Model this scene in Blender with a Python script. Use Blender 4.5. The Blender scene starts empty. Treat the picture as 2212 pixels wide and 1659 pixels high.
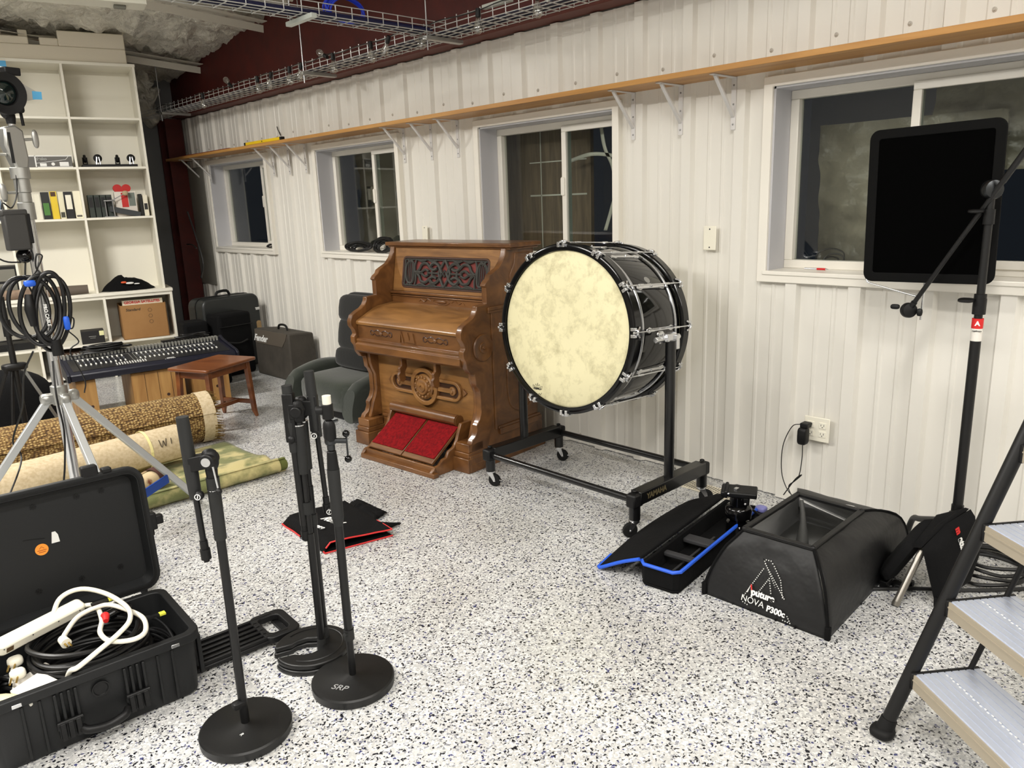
import bpy, math, random
from mathutils import Vector, Matrix, noise
random.seed(7)
PI = math.pi
sc = bpy.context.scene
col = sc.collection
I4 = Matrix.Identity(4)

# ------------------------------------------------------------------ materials
def lin(c):
    return tuple(((v/255)/12.92 if v/255 <= .04045 else ((v/255+.055)/1.055)**2.4) for v in c)+(1.0,)
def mat(name, c, rough=.5, metal=0., bump=None, var=None, coat=0., spec=.5, emit=None, sheen=0.):
    m = bpy.data.materials.new(name); m.use_nodes = True
    nt = m.node_tree; b = nt.nodes['Principled BSDF']
    b.inputs['Base Color'].default_value = lin(c)
    b.inputs['Roughness'].default_value = rough
    b.inputs['Metallic'].default_value = metal
    b.inputs['Coat Weight'].default_value = coat
    b.inputs['Coat Roughness'].default_value = .08
    b.inputs['Specular IOR Level'].default_value = spec
    b.inputs['Sheen Weight'].default_value = sheen
    if emit:
        b.inputs['Emission Color'].default_value = lin(emit[0]); b.inputs['Emission Strength'].default_value = emit[1]
    tc = nt.nodes.new('ShaderNodeTexCoord')
    if bump:
        n = nt.nodes.new('ShaderNodeTexNoise'); n.inputs['Scale'].default_value = bump[0]; n.inputs['Detail'].default_value = 4
        bp = nt.nodes.new('ShaderNodeBump'); bp.inputs['Strength'].default_value = bump[1]; bp.inputs['Distance'].default_value = bump[2] if len(bump) > 2 else .002
        nt.links.new(tc.outputs['Object'], n.inputs['Vector']); nt.links.new(n.outputs['Fac'], bp.inputs['Height']); nt.links.new(bp.outputs['Normal'], b.inputs['Normal'])
    if var:
        n = nt.nodes.new('ShaderNodeTexNoise'); n.inputs['Scale'].default_value = var[0]; n.inputs['Detail'].default_value = 6
        r = nt.nodes.new('ShaderNodeValToRGB')
        lo = var[2] if len(var) > 2 else .35; hi = var[3] if len(var) > 3 else .65
        r.color_ramp.elements[0].position = lo; r.color_ramp.elements[1].position = hi
        r.color_ramp.elements[0].color = lin(c); r.color_ramp.elements[1].color = lin(var[1])
        nt.links.new(tc.outputs['Object'], n.inputs['Vector']); nt.links.new(n.outputs['Fac'], r.inputs['Fac']); nt.links.new(r.outputs['Color'], b.inputs['Base Color'])
    return m
def nodes(m): return m.node_tree.nodes, m.node_tree.links, m.node_tree.nodes['Principled BSDF']
def wood(name, c1, c2, scale=(3, 30, 30), rough=.45, coat=.15, dist=3., bumps=.15):
    m = mat(name, c1, rough, coat=coat); N, L, b = nodes(m)
    tc = N.new('ShaderNodeTexCoord'); mp = N.new('ShaderNodeMapping'); mp.inputs['Scale'].default_value = scale
    n = N.new('ShaderNodeTexNoise'); n.inputs['Scale'].default_value = 1.; n.inputs['Detail'].default_value = 7; n.inputs['Distortion'].default_value = dist*.25
    r = N.new('ShaderNodeValToRGB'); r.color_ramp.elements[0].position = .3; r.color_ramp.elements[1].position = .68
    r.color_ramp.elements[0].color = lin(c1); r.color_ramp.elements[1].color = lin(c2)
    L.new(tc.outputs['Object'], mp.inputs['Vector']); L.new(mp.outputs['Vector'], n.inputs['Vector']); L.new(n.outputs['Fac'], r.inputs['Fac']); L.new(r.outputs['Color'], b.inputs['Base Color'])
    bp = N.new('ShaderNodeBump'); bp.inputs['Strength'].default_value = bumps; bp.inputs['Distance'].default_value = .002
    L.new(n.outputs['Fac'], bp.inputs['Height']); L.new(bp.outputs['Normal'], b.inputs['Normal'])
    return m

# ------------------------------------------------------------------ mesh builder (metres, world space unless a frame is given)
def fr(o, x, y):
    x = Vector(x).normalized(); y = Vector(y); y = (y-x*y.dot(x)).normalized(); z = x.cross(y)
    M = Matrix.Identity(4)
    for i in range(3): M[i][0] = x[i]; M[i][1] = y[i]; M[i][2] = z[i]; M[i][3] = o[i]
    return M
def rotz(o, deg): return Matrix.Translation(o) @ Matrix.Rotation(math.radians(deg), 4, 'Z')
def catmull(P, k=6, closed=False):
    P = [Vector(p) for p in P]; n = len(P); out = []
    rng = range(n if closed else n-1)
    for i in rng:
        a = P[(i-1) % n] if (closed or i > 0) else P[0]*2-P[1]
        b, c = P[i], P[(i+1) % n]
        d = P[(i+2) % n] if (closed or i+2 < n) else P[-1]*2-P[-2]
        for j in range(k):
            t = j/k
            out.append(.5*((2*b)+(c-a)*t+(2*a-5*b+4*c-d)*t*t+(3*b-a-3*c+d)*t**3))
    if not closed: out.append(P[-1])
    return out
WM = {}
class B:
    def __init__(s, M=None): s.v = []; s.f = []; s.mi = []; s.pc = []; s.M = M or I4
    def add(s, vs, fs, m=0, X=None):
        k = len(s.v); s.pc.append((k, len(s.f))); T = s.M @ X if X is not None else s.M
        s.v += [T @ Vector(v) for v in vs]; s.f += [tuple(i+k for i in f) for f in fs]; s.mi += [m]*len(fs); return s
    def box(s, x0, y0, z0, x1, y1, z1, m=0, X=None):
        if x0 > x1: x0, x1 = x1, x0
        if y0 > y1: y0, y1 = y1, y0
        if z0 > z1: z0, z1 = z1, z0
        return s.add([(x0,y0,z0),(x1,y0,z0),(x1,y1,z0),(x0,y1,z0),(x0,y0,z1),(x1,y0,z1),(x1,y1,z1),(x0,y1,z1)],
                     [(3,2,1,0),(4,5,6,7),(0,1,5,4),(1,2,6,5),(2,3,7,6),(3,0,4,7)], m, X)
    def bar(s, a, b, w, h, up=(0,0,1), m=0):           # rectangular bar from a to b
        a = Vector(a); b = Vector(b); d = b-a; u = Vector(up)
        if abs(d.normalized().dot(u)) > .98: u = Vector((1,0,0))
        X = fr(a, d, u); return s.box(0, -h/2, -w/2, d.length, h/2, w/2, m, X)
    def tube(s, P, r, n=8, closed=False, m=0, k=0, cap=True):
        if k:
            n0 = len(P); P = catmull(P, k, closed)
            if isinstance(r, (list, tuple)):
                q = [i*(n0-1)/(len(P)-1) for i in range(len(P))]; r = [r[min(int(a), n0-1)]*(1-(a-int(a)))+r[min(int(a)+1, n0-1)]*(a-int(a)) for a in q]
        P = [Vector(p) for p in P]; L = len(P); R = r if isinstance(r, (list, tuple)) else [r]*L
        vs = []; fs = []; t = (P[1]-P[0]).normalized(); u = t.orthogonal().normalized()
        for i, p in enumerate(P):
            if closed: t = (P[(i+1) % L]-P[i-1])
            else: t = P[min(i+1, L-1)]-P[max(i-1, 0)]
            t = t.normalized() if t.length > 1e-9 else Vector((0,0,1))
            u = (u-t*u.dot(t)); u = u.normalized() if u.length > 1e-6 else t.orthogonal().normalized()
            w = t.cross(u)
            vs += [p+(u*math.cos(2*PI*j/n)+w*math.sin(2*PI*j/n))*R[i] for j in range(n)]
        for i in range(L if closed else L-1):
            a = i*n; c = ((i+1) % L)*n
            for j in range(n): fs.append((a+j, a+(j+1) % n, c+(j+1) % n, c+j))
        if not closed and cap: fs += [tuple(range(n))[::-1], tuple((L-1)*n+j for j in range(n))]
        return s.add(vs, fs, m)
    def cyl(s, a, b, r, r2=None, n=20, m=0):
        return s.tube([a, b], [r, r if r2 is None else r2], n, m=m)
    def lathe(s, prof, X=None, n=32, m=0, cap=True):    # profile of (radius, z)
        vs = []; fs = []
        for (r, z) in prof: vs += [(r*math.cos(2*PI*j/n), r*math.sin(2*PI*j/n), z) for j in range(n)]
        for i in range(len(prof)-1):
            for j in range(n): fs.append((i*n+j, i*n+(j+1) % n, (i+1)*n+(j+1) % n, (i+1)*n+j))
        if cap:
            if prof[0][0] > 1e-5: fs.append(tuple(range(n))[::-1])
            if prof[-1][0] > 1e-5: fs.append(tuple((len(prof)-1)*n+j for j in range(n)))
        return s.add(vs, fs, m, X)
    def prism(s, poly, t0, t1, X=None, m=0):            # polygon in local xy, thickness along z
        n = len(poly)
        vs = [(x, y, t0) for x, y in poly]+[(x, y, t1) for x, y in poly]
        fs = [tuple(range(n))[::-1], tuple(range(n, 2*n))]+[(i, (i+1) % n, n+(i+1) % n, n+i) for i in range(n)]
        return s.add(vs, fs, m, X)
    def ring(s, outer, inner, t0, t1, X=None, m=0):
        n = len(outer)
        vs = [(x, y, t0) for x, y in outer]+[(x, y, t0) for x, y in inner]+[(x, y, t1) for x, y in outer]+[(x, y, t1) for x, y in inner]
        fs = []
        for i in range(n):
            j = (i+1) % n
            fs += [(i, n+i, n+j, j), (2*n+i, 2*n+j, 3*n+j, 3*n+i), (i, j, 2*n+j, 2*n+i), (n+i, 3*n+i, 3*n+j, n+j)]
        return s.add(vs, fs, m, X)
    def grid(s, fn, nu, nv, m=0, cu=False, X=None):
        vs = [fn(i/(nu if cu else nu), j/nv) for i in range(nu if cu else nu+1) for j in range(nv+1)]
        fs = []; K = nv+1; T = nu
        for i in range(nu):
            a = i*K; c = ((i+1) % nu if cu else i+1)*K
            for j in range(nv): fs.append((a+j, c+j, c+j+1, a+j+1))
        return s.add(vs, fs, m, X)
    def sup(s, c, sz, e=.35, n=24, m=0, X=None):        # rounded cushion block
        def sp(v, p): return math.copysign(abs(v)**p, v)
        vs = []; fs = []; h = n//2
        for i in range(h+1):
            f = -PI/2+PI*i/h
            for j in range(n):
                t = 2*PI*j/n
                vs.append((c[0]+sz[0]/2*sp(math.cos(f), e)*sp(math.cos(t), e), c[1]+sz[1]/2*sp(math.cos(f), e)*sp(math.sin(t), e), c[2]+sz[2]/2*sp(math.sin(f), e)))
        for i in range(h):
            for j in range(n): fs.append((i*n+j, i*n+(j+1) % n, (i+1)*n+(j+1) % n, (i+1)*n+j))
        return s.add(vs, fs, m, X)
    def sph(s, c, r, n=16, m=0): return s.sup(c, (2*r, 2*r, 2*r), 1., n, m)
    def each(s, name, mats, parent=None, **kw):         # every added piece becomes an object of its own
        out = []; pc = s.pc+[(len(s.v), len(s.f))]
        for (v0, f0), (v1, f1) in zip(pc, pc[1:]):
            q = B(); q.v = s.v[v0:v1]; q.f = [tuple(i-v0 for i in f) for f in s.f[f0:f1]]; q.mi = s.mi[f0:f1]; out.append(q.o(name, mats, parent, **kw))
        return out
    def o(s, name, mats, parent=None, bev=0, ang=40, label=None, cat=None, group=None, kind=None, seg=2, solid=0):
        if parent and len(s.pc) > 1 and not kind:           # pieces that stand apart become parts of their own
            pc = s.pc+[(len(s.v), len(s.f))]; bb = []
            for (v0, f0), (v1, f1) in zip(pc, pc[1:]):
                q = s.v[v0:v1]; bb.append([min(p[i] for p in q)-.0025 for i in range(3)]+[max(p[i] for p in q)+.0025 for i in range(3)])
            n = len(bb); g = list(range(n))
            def root(i):
                while g[i] != i: i = g[i]
                return i
            for i in range(n):
                for j in range(i):
                    if all(bb[i][k] <= bb[j][k+3] and bb[j][k] <= bb[i][k+3] for k in range(3)): g[root(i)] = root(j)
            cl = {}
            for i in range(n): cl.setdefault(root(i), []).append(i)
            if 1 < len(cl) <= 14:
                first = None
                for ids in cl.values():
                    q = B()
                    for i in ids:
                        v0, f0 = pc[i]; v1, f1 = pc[i+1]; k = len(q.v)
                        q.v += s.v[v0:v1]; q.f += [tuple(a-v0+k for a in f) for f in s.f[f0:f1]]; q.mi += s.mi[f0:f1]
                    ob = q.o(name, mats, parent, bev, ang, label, cat, group, kind, seg, solid); first = first or ob
                return first
        me = bpy.data.meshes.new(name)
        W = WM.get(parent.name, I4) if parent else None
        if W is None:                                   # free object: origin at the base of its mesh
            xs = [v.x for v in s.v]; ys = [v.y for v in s.v]; zs = [v.z for v in s.v]
            W = Matrix.Translation(((min(xs)+max(xs))/2, (min(ys)+max(ys))/2, min(zs)))
        inv = W.inverted()
        me.from_pydata([inv @ v for v in s.v], [], s.f)
        if not isinstance(mats, (list, tuple)): mats = [mats]
        for m in mats: me.materials.append(m)
        if len(mats) > 1: me.polygons.foreach_set('material_index', s.mi)
        me.validate(); me.update()
        me.shade_smooth(); me.set_sharp_from_angle(angle=math.radians(ang))
        ob = bpy.data.objects.new(name, me); col.objects.link(ob)
        if parent: ob.parent = parent; WM[ob.name] = W
        else: ob.matrix_world = W; WM[ob.name] = W
        if solid:
            q = ob.modifiers.new('thickness', 'SOLIDIFY'); q.thickness = solid; q.offset = 0
        if bev:
            q = ob.modifiers.new('bevel', 'BEVEL'); q.width = bev; q.segments = seg; q.limit_method = 'ANGLE'; q.angle_limit = math.radians(45)
        tagp(ob, label, cat, group, kind)
        return ob
def tagp(ob, label=None, cat=None, group=None, kind=None):
    if label: ob['label'] = label
    if cat: ob['category'] = cat
    if group: ob['group'] = group
    if kind: ob['kind'] = kind
    return ob
def thing(name, label, cat, loc, deg=0, group=None):
    e = bpy.data.objects.new(name, None); col.objects.link(e)
    e.empty_display_size = .05
    W = rotz(Vector(loc), deg); e.matrix_world = W; WM[e.name] = W
    return tagp(e, label, cat, group)
def dup(root, W, label=None, group=None):               # copy of a thing with its parts, moved to frame W
    def cp(o, par):
        c = o.copy(); col.objects.link(c); WM[c.name] = W
        if par: c.parent = par
        for ch in [q for q in bpy.data.objects if q.parent == o]: cp(ch, c)
        return c
    r = cp(root, None); r.matrix_world = W
    if label: r['label'] = label
    if group: r['group'] = group
    return r
def text(name, body, size, X, m, parent, bold=0., ext=.0006, shear=0., sx=1.):
    cu = bpy.data.curves.new(name, 'FONT'); cu.body = body; cu.size = size; cu.extrude = ext; cu.align_x = 'CENTER'; cu.align_y = 'CENTER'; cu.offset = bold; cu.shear = shear
    t = bpy.data.objects.new('tmp_text', cu); col.objects.link(t)
    bpy.context.view_layer.update()
    me = bpy.data.meshes.new_from_object(t.evaluated_get(bpy.context.evaluated_depsgraph_get()))
    vs = [v.co.copy() for v in me.vertices]; fs = [tuple(p.vertices) for p in me.polygons]
    bpy.data.objects.remove(t); bpy.data.curves.remove(cu); bpy.data.meshes.remove(me)
    b = B(); b.add([(v.x*sx, v.y, v.z) for v in vs], fs, 0, X)
    return b.o(name, m, parent)
def rrect(w, h, r, n=4, cx=0, cy=0):
    out = []
    for (sx, sy, a0) in ((1,1,0),(-1,1,90),(-1,-1,180),(1,-1,270)):
        for i in range(n+1):
            a = math.radians(a0+90*i/n); out.append((cx+sx*(w/2-r)+r*math.cos(a), cy+sy*(h/2-r)+r*math.sin(a)))
    return out
def circ(r, n=24, cx=0, cy=0): return [(cx+r*math.cos(2*PI*i/n), cy+r*math.sin(2*PI*i/n)) for i in range(n)]

# ------------------------------------------------------------------ shared materials
white_paint = mat('white_paint', (226,223,218), .45)
white_vinyl = mat('white_vinyl', (238,234,224), .3)
reveal_m = mat('reveal_grey_white', (196,196,200), .55)
black_metal = mat('black_metal', (11,11,12), .45, .1)
black_gloss = mat('black_gloss', (5,5,6), .14, spec=.4)
black_plastic = mat('black_plastic', (13,13,14), .5, bump=(220,.2), spec=.35)
black_cloth = mat('black_cloth', (7,7,8), .9, bump=(90,.5,.003), spec=.2)
black_velvet = mat('black_velvet', (1,1,1), .95, spec=.05)
rubber = mat('black_rubber', (13,13,13), .7, spec=.3)
cable_m = mat('cable_black', (11,11,12), .42)
chrome = mat('chrome', (225,226,228), .24, 1.)
alu = mat('cast_aluminium', (176,176,172), .38, .85, bump=(60,.15))
steel = mat('galvanised_steel', (150,150,150), .35, .9)
gun = mat('gun_metal', (70,72,74), .3, .9)
white_plastic = mat('white_plastic', (238,234,218), .35)
print_white = mat('print_white', (228,228,225), .6)
print_grey = mat('print_grey', (150,150,145), .6)
print_red = mat('print_red', (205,30,30), .6)
blue_m = mat('blue_plastic', (30,90,205), .5)
# ------------------------------------------------------------------ floor, walls, ceiling
def floor_mat():
    m = mat('flecked_epoxy', (200,200,198), .3, coat=.25); N, L, b = nodes(m)
    tc = N.new('ShaderNodeTexCoord')
    nz = N.new('ShaderNodeTexNoise'); nz.inputs['Scale'].default_value = 90; nz.inputs['Detail'].default_value = 2
    mx = N.new('ShaderNodeMix'); mx.data_type = 'VECTOR'; mx.inputs['Factor'].default_value = .016
    L.new(tc.outputs['Object'], nz.inputs['Vector']); L.new(tc.outputs['Object'], mx.inputs['A']); L.new(nz.outputs['Color'], mx.inputs['B'])
    v = N.new('ShaderNodeTexVoronoi'); v.inputs['Scale'].default_value = 172; L.new(mx.outputs['Result'], v.inputs['Vector'])
    sx = N.new('ShaderNodeSeparateColor'); L.new(v.outputs['Color'], sx.inputs['Color'])
    r = N.new('ShaderNodeValToRGB'); r.color_ramp.interpolation = 'CONSTANT'
    cr = r.color_ramp; cr.elements[0].position = 0; cr.elements[0].color = lin((26,27,34)); cr.elements[1].position = .115; cr.elements[1].color = lin((60,64,112))
    for p, c in ((.14,(142,144,150)),(.22,(186,187,186)),(.50,(198,198,196)),(.78,(222,222,220))):
        e = cr.elements.new(p); e.color = lin(c)
    L.new(sx.outputs['Red'], r.inputs['Fac'])
    n2 = N.new('ShaderNodeTexNoise'); n2.inputs['Scale'].default_value = 2.2; n2.inputs['Detail'].default_value = 3; L.new(tc.outputs['Object'], n2.inputs['Vector'])
    r2 = N.new('ShaderNodeValToRGB'); r2.color_ramp.elements[0].color = (.86,.85,.83,1); r2.color_ramp.elements[1].color = (1,1,1,1); r2.color_ramp.elements[0].position = .35; r2.color_ramp.elements[1].position = .6
    L.new(n2.outputs['Fac'], r2.inputs['Fac'])
    mu = N.new('ShaderNodeMix'); mu.data_type = 'RGBA'; mu.blend_type = 'MULTIPLY'; mu.inputs['Factor'].default_value = 1
    L.new(r.outputs['Color'], mu.inputs['A']); L.new(r2.outputs['Color'], mu.inputs['B']); L.new(mu.outputs['Result'], b.inputs['Base Color'])
    bp = N.new('ShaderNodeBump'); bp.inputs['Strength'].default_value = .12; bp.inputs['Distance'].default_value = .001
    L.new(v.outputs['Distance'], bp.inputs['Height']); L.new(bp.outputs['Normal'], b.inputs['Normal'])
    return m
fm = floor_mat()
B().box(-7,-4,-.1,.16,9.3,0).o('floor', fm, kind='structure')
wall_paint = mat('panel_paint', (228,225,217), .42, bump=(9,.04,.004))

# right wall: ribbed steel panels with four window openings (outer trim limits y0, y1, z0, z1)
WINS = [(6.80,8.14,1.075,2.0), (4.735,5.96,1.075,2.0), (2.71,3.90,1.075,2.0), (.60,1.87,1.075,2.0)]
FR_ = .045
def rib_profile():
    pts = []
    y = -4.0; p = .2955; off = .045
    k = 0
    while y < 8.95:
        q = [(0,0),(.012,-.026),(.066,-.026),(.078,0),(.125,0),(.131,-.005),(.143,-.005),(.149,0),(.202,0),(.208,-.005),(.220,-.005),(.226,0)]
        for dy, dx in q: pts.append((y+off+dy, dx))
        y += p; k += 1
    return [(a, d) for a, d in pts if a < 8.86]
prof = rib_profile()
def dat(y):
    for i in range(len(prof)-1):
        if prof[i][0] <= y <= prof[i+1][0]:
            a, b = prof[i], prof[i+1]; return a[1]+(b[1]-a[1])*(y-a[0])/(b[0]-a[0]+1e-9)
    return 0
cuts = []
for y0, y1, z0, z1 in WINS: cuts += [y0+FR_*.6, y1-FR_*.6]
P2 = sorted(prof+[(c, dat(c)) for c in cuts])
wb = B()
ZT = 2.455
for i in range(len(P2)-1):
    (ya, xa), (yb, xb) = P2[i], P2[i+1]; mid = (ya+yb)/2
    spans = [(0.004, ZT)]
    for y0, y1, z0, z1 in WINS:
        if y0+FR_*.6 < mid < y1-FR_*.6: spans = [(0.004, z0+FR_*.6), (z1-FR_*.6, ZT)]
    for a, c in spans: wb.add([(xa,ya,a),(xa,ya,c),(xb,yb,c),(xb,yb,a)], [(0,1,2,3)])
wb.o('wall_right', wall_paint, kind='structure', ang=20)
# solid wall behind the ribbed skin
hb = B(); ys = -4
for y0, y1, z0, z1 in sorted(WINS):
    hb.box(.012, ys, 0, .18, y0+.03, 4.4); hb.box(.012, y0+.03, 0, .18, y1-.03, z0+.03); hb.box(.012, y0+.03, z1-.03, .18, y1-.03, 4.4); ys = y1-.03
hb.box(.012, ys, 0, .18, 9.3, 4.4)
hb.o('wall_right_core', mat('wall_core', (120,116,108), .8), kind='structure')
# exposed screws in the ribbed skin
sb = B()
def screw(y, z, x=0): sb.lathe([(.010,0),(.010,.002),(.006,.004),(.005,.007),(0,.008)], fr((x,y,z),(0,1,0),(0,0,-1)), 8)
y = -.6
while y < 8.7:
    for dy in (.095,.255): screw(y+dy+.0, 2.125+.012*math.sin(y*9+dy*20), 0)
    if int(y*3) % 2 == 0: screw(y+.1, .06)
    y += .2955
sb.o('trim_5', mat('screw_heads', (184,178,168), .45), kind='structure')

red_steel = mat('red_primer_steel', (82,19,11), .65, var=(6,(68,15,9)), bump=(40,.1))
red_flange = mat('red_primer_flange', (92,44,36), .6)
# rafter web above the panels: bottom 2.455, top follows the roof slope
def roofz(y): return 3.80-.1035*y if y > -1 else 3.80+.1035
rb = B()
Xr = fr((0,0,0),(0,1,0),(0,0,1))
rb.prism([(-4,2.49),(8.86,2.49),(8.86,roofz(8.86)+.02),(0,roofz(0)+.02),(-4,roofz(-4)+.1)], -.012, 0, Xr)
rb.o('trim_6', red_steel, kind='structure')
B().box(-.13,-4,2.462,0,8.62,2.476).o('trim_7', red_flange, kind='structure', bev=.002)
# column of the frame at the far corner
cb = B(); cb.box(-.215,8.60,0,-.04,8.62,2.455); cb.box(-.135,8.62,0,-.12,8.8,2.455); cb.box(-.215,8.80,0,-.04,8.82,2.455)
cb.o('trim_8', red_steel, kind='structure')
grey_wall = mat('far_wall_grey', (120,121,122), .8, bump=(30,.2))
B().box(-7,8.85,0,.16,9.0,3.6).o('wall_far', grey_wall, kind='structure')
B().box(-7.15,-4,0,-7,9.3,4.4).o('wall_left', mat('left_wall', (150,146,138), .7), kind='structure')
bw = B().box(-7,-4.15,0,.16,-4,4.4).o('wall_back', mat('back_wall', (150,147,140), .7), kind='structure')
# door on the wall behind the camera side (seen only in reflections)
db = B(); db.box(-7,1.2,0,-6.96,2.15,2.05); db.o('door_1', white_paint, kind='structure', bev=.004)
db = B(); db.tube([(-6.95,2.05,1),(-6.90,2.05,1),(-6.90,1.95,1)], .01, 8); db.o('door_handle', chrome, bpy.data.objects['door_1'])

# ceiling: lumpy sprayed foam insulation between white purlins
foam_m = mat('foil_foam', (212,208,196), .35, .1, bump=(22,.9,.03), var=(6,(228,224,210)))
cb = B()
def cf(u, v):
    x = -7+7.0*u; y = -4+13.2*v
    p = Vector((x*4.5, y*4.5, 0)); d = noise.fractal(p, 1., 2., 4)*.045+abs(noise.noise(p*2.1))*.07+abs(noise.noise(p*4.7))*.035-.02
    return (x, y, roofz(y)-.02-max(d, -.05)*1.1-.11*x)
cb.grid(cf, 170, 330)
cb.o('ceiling', foam_m, kind='structure', ang=180)
B().prism([(-4.1,4.95),(9.3,3.6),(9.3,3.7),(-4.1,5.05)], -7.1, .16, Matrix(((0,0,1,0),(1,0,0,0),(0,1,0,0),(0,0,0,1)))).o('ceiling_deck', mat('roof_deck', (90,88,84), .8), kind='structure')
for i, y in enumerate((-1.6, .1, 1.8, 3.5, 5.2, 6.6, 8.0)):
    z = roofz(y)-.07
    q = B(); q.bar((-7,y,z+.45),(-.02,y,z-.04),.004,.06,(0,0,1)); q.bar((-7,y-.03,z+.50),(-.02,y-.03,z+.01),.1,.004,(0,0,1))
    q.o('trim_%d' % (9+i), mat('purlin_%d' % i, (206,202,190), .5), kind='structure')
# foam lump in the corner beyond the bookcase
q = B()
def cl(u, v):
    x = -1.2+1.0*u; z = 2.42+(.75)*v
    p = Vector((x*7, z*7, 3)); d = .22*abs(noise.noise(p*.8))+.10*abs(noise.noise(p*2.3))+.05*abs(noise.noise(p*5))
    e = min(u, 1-u, v, 1-v); x += .10*noise.noise(Vector((z*9,1,2)))+.05*noise.noise(Vector((z*22,4,2))); z += .09*noise.noise(Vector((x*9,5,7)))+.04*noise.noise(Vector((x*24,5,1)))
    return (x, 8.84-(d+.06)*min(1, e/.06)**.5, z)
q.grid(cl, 50, 50); q.o('trim_17', foam_m, kind='structure', ang=180)

# windows: trim, deep reveal, sliding sashes, glass
glass = bpy.data.materials.new('window_glass'); glass.use_nodes = True
N = glass.node_tree.nodes; L = glass.node_tree.links; N.clear()
ou = N.new('ShaderNodeOutputMaterial'); mxs = N.new('ShaderNodeMixShader'); tr = N.new('ShaderNodeBsdfTransparent'); gl = N.new('ShaderNodeBsdfGlossy'); fz = N.new('ShaderNodeFresnel')
tr.inputs['Color'].default_value = (.93,.95,.93,1); gl.inputs['Roughness'].default_value = .02; fz.inputs['IOR'].default_value = 1.75
lw = N.new('ShaderNodeLayerWeight'); lw.inputs['Blend'].default_value = .5; pw = N.new('ShaderNodeMath'); pw.operation = 'POWER'; pw.inputs[1].default_value = 4.; ml = N.new('ShaderNodeMath'); ml.operation = 'MULTIPLY_ADD'; ml.inputs[1].default_value = .7; ml.inputs[2].default_value = .05
L.new(lw.outputs['Facing'], pw.inputs[0]); L.new(pw.outputs[0], ml.inputs[0]); L.new(ml.outputs[0], mxs.inputs[0]); L.new(tr.outputs[0], mxs.inputs[1]); L.new(gl.outputs[0], mxs.inputs[2]); L.new(mxs.outputs[0], ou.inputs[0])
def window(idx, y0, y1, z0, z1, mull):
    t = tagp(B().ring([(y0,z0),(y1,z0),(y1,z1),(y0,z1)], [(y0+FR_,z0+FR_),(y1-FR_,z0+FR_),(y1-FR_,z1-FR_),(y0+FR_,z1-FR_)], -.006, .036, fr((0,0,0),(0,1,0),(0,0,1)) @ Matrix.Scale(-1,4,(0,0,1))).o('window_%d' % idx, white_vinyl, bev=.003), kind='structure')
    a0, a1, c0, c1 = y0+FR_-.003, y1-FR_+.003, z0+FR_-.003, z1-FR_+.003
    r = B(); e = .012
    r.box(-.02,a0,c0,.175,a0+e,c1); r.box(-.02,a1-e,c0,.175,a1,c1); r.box(-.02,a0,c1-e,.175,a1,c1); r.o('reveal', reveal_m, t)
    B().box(-.042,a0-.012,c0-.008,.175,a1+.012,c0+e).o('sill', white_vinyl, t, bev=.004)
    f = B(); w = .04; X = .125
    f.box(X,a0+e,c0+e,X+.05,a1-e,c0+e+w); f.box(X,a0+e,c1-e-w,X+.05,a1-e,c1-e); f.box(X,a0+e,c0+e+w,X+.05,a0+e+w,c1-e-w); f.box(X,a1-e-w,c0+e+w,X+.05,a1-e,c1-e-w)
    f.o('window_frame', white_vinyl, t, bev=.003)
    # sliding sash on the right (toward the camera), fixed pane on the left
    s = B(); sx = X-.012; b0, b1 = a0+e+w*.6, mull; q0, q1 = c0+e+w*.7, c1-e-w*.7; w2 = .035
    s.box(sx,b0,q0,sx+.025,b1,q0+w2); s.box(sx,b0,q1-w2,sx+.025,b1,q1); s.box(sx,b0,q0+w2,sx+.025,b0+w2,q1-w2); s.box(sx,b1-w2,q0+w2,sx+.025,b1,q1-w2)
    so = s.o('sliding_sash', white_vinyl, t, bev=.003)
    B().box(sx+.011,b0+w2-.004,q0+w2-.004,sx+.014,b1-w2+.004,q1-w2+.004).o('pane', glass, so)
    B().prism(rrect(.11,.03,.012), -.008, .003, fr((sx-.001,b1-.012,(c0+c1)/2+.03),(0,0,1),(0,-1,0)), 0).o('latch', white_vinyl, so, bev=.002)
    B().box(X+.03,mull-.03,q0-.01,X+.034,a1-e-w+.005,q1+.01).o('pane', glass, t)
    B().box(X+.02,mull-.03,q0-.01,X+.045,mull-.002,q1+.01).o('meeting_rail', mat('meeting_rail_grey_%d' % idx, (150,160,150), .4), t)
    return t
for i, (w, mu) in enumerate(zip(WINS, (7.22, 5.30, 3.265, 1.275))): window(i+1, *w, mu)
# things outside the glass, and sheets coloured as room reflections in the rightmost window
reflection_m = mat('painted_reflection', (150,144,128), .35, bump=(7,.8,.03), var=(4,(108,104,92)))  # tone of the room mirrored in the glass, put into a sheet colour
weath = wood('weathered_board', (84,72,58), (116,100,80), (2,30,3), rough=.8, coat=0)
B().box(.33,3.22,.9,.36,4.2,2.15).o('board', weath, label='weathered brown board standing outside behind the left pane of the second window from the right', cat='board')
def sheetf(y0, y1, z0, z1, x):
    def f(u, v):
        y = y0+(y1-y0)*u; z = z0+(z1-z0)*v
        return (x+.05*noise.noise(Vector((y*3,z*6,1)))+.02*noise.noise(Vector((y*9,z*14,4))), y, z)
    return f
B().grid(sheetf(1.0,1.80,1.0,1.80,.42), 40, 40).o('pane_sheet', reflection_m, label='pale sheet standing in for the room reflection in the left pane of the rightmost window', cat='sheet', ang=180)  # doorway reflection painted as a pale sheet behind the pane
B().grid(sheetf(.215,1.3,1.55,2.15,.45), 40, 30).o('pane_sheet', reflection_m, label='creased sheet standing in for the ceiling reflection across the top of the rightmost sliding pane', cat='sheet', ang=180)  # reflection of the foil ceiling, painted as a creased sheet
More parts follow.
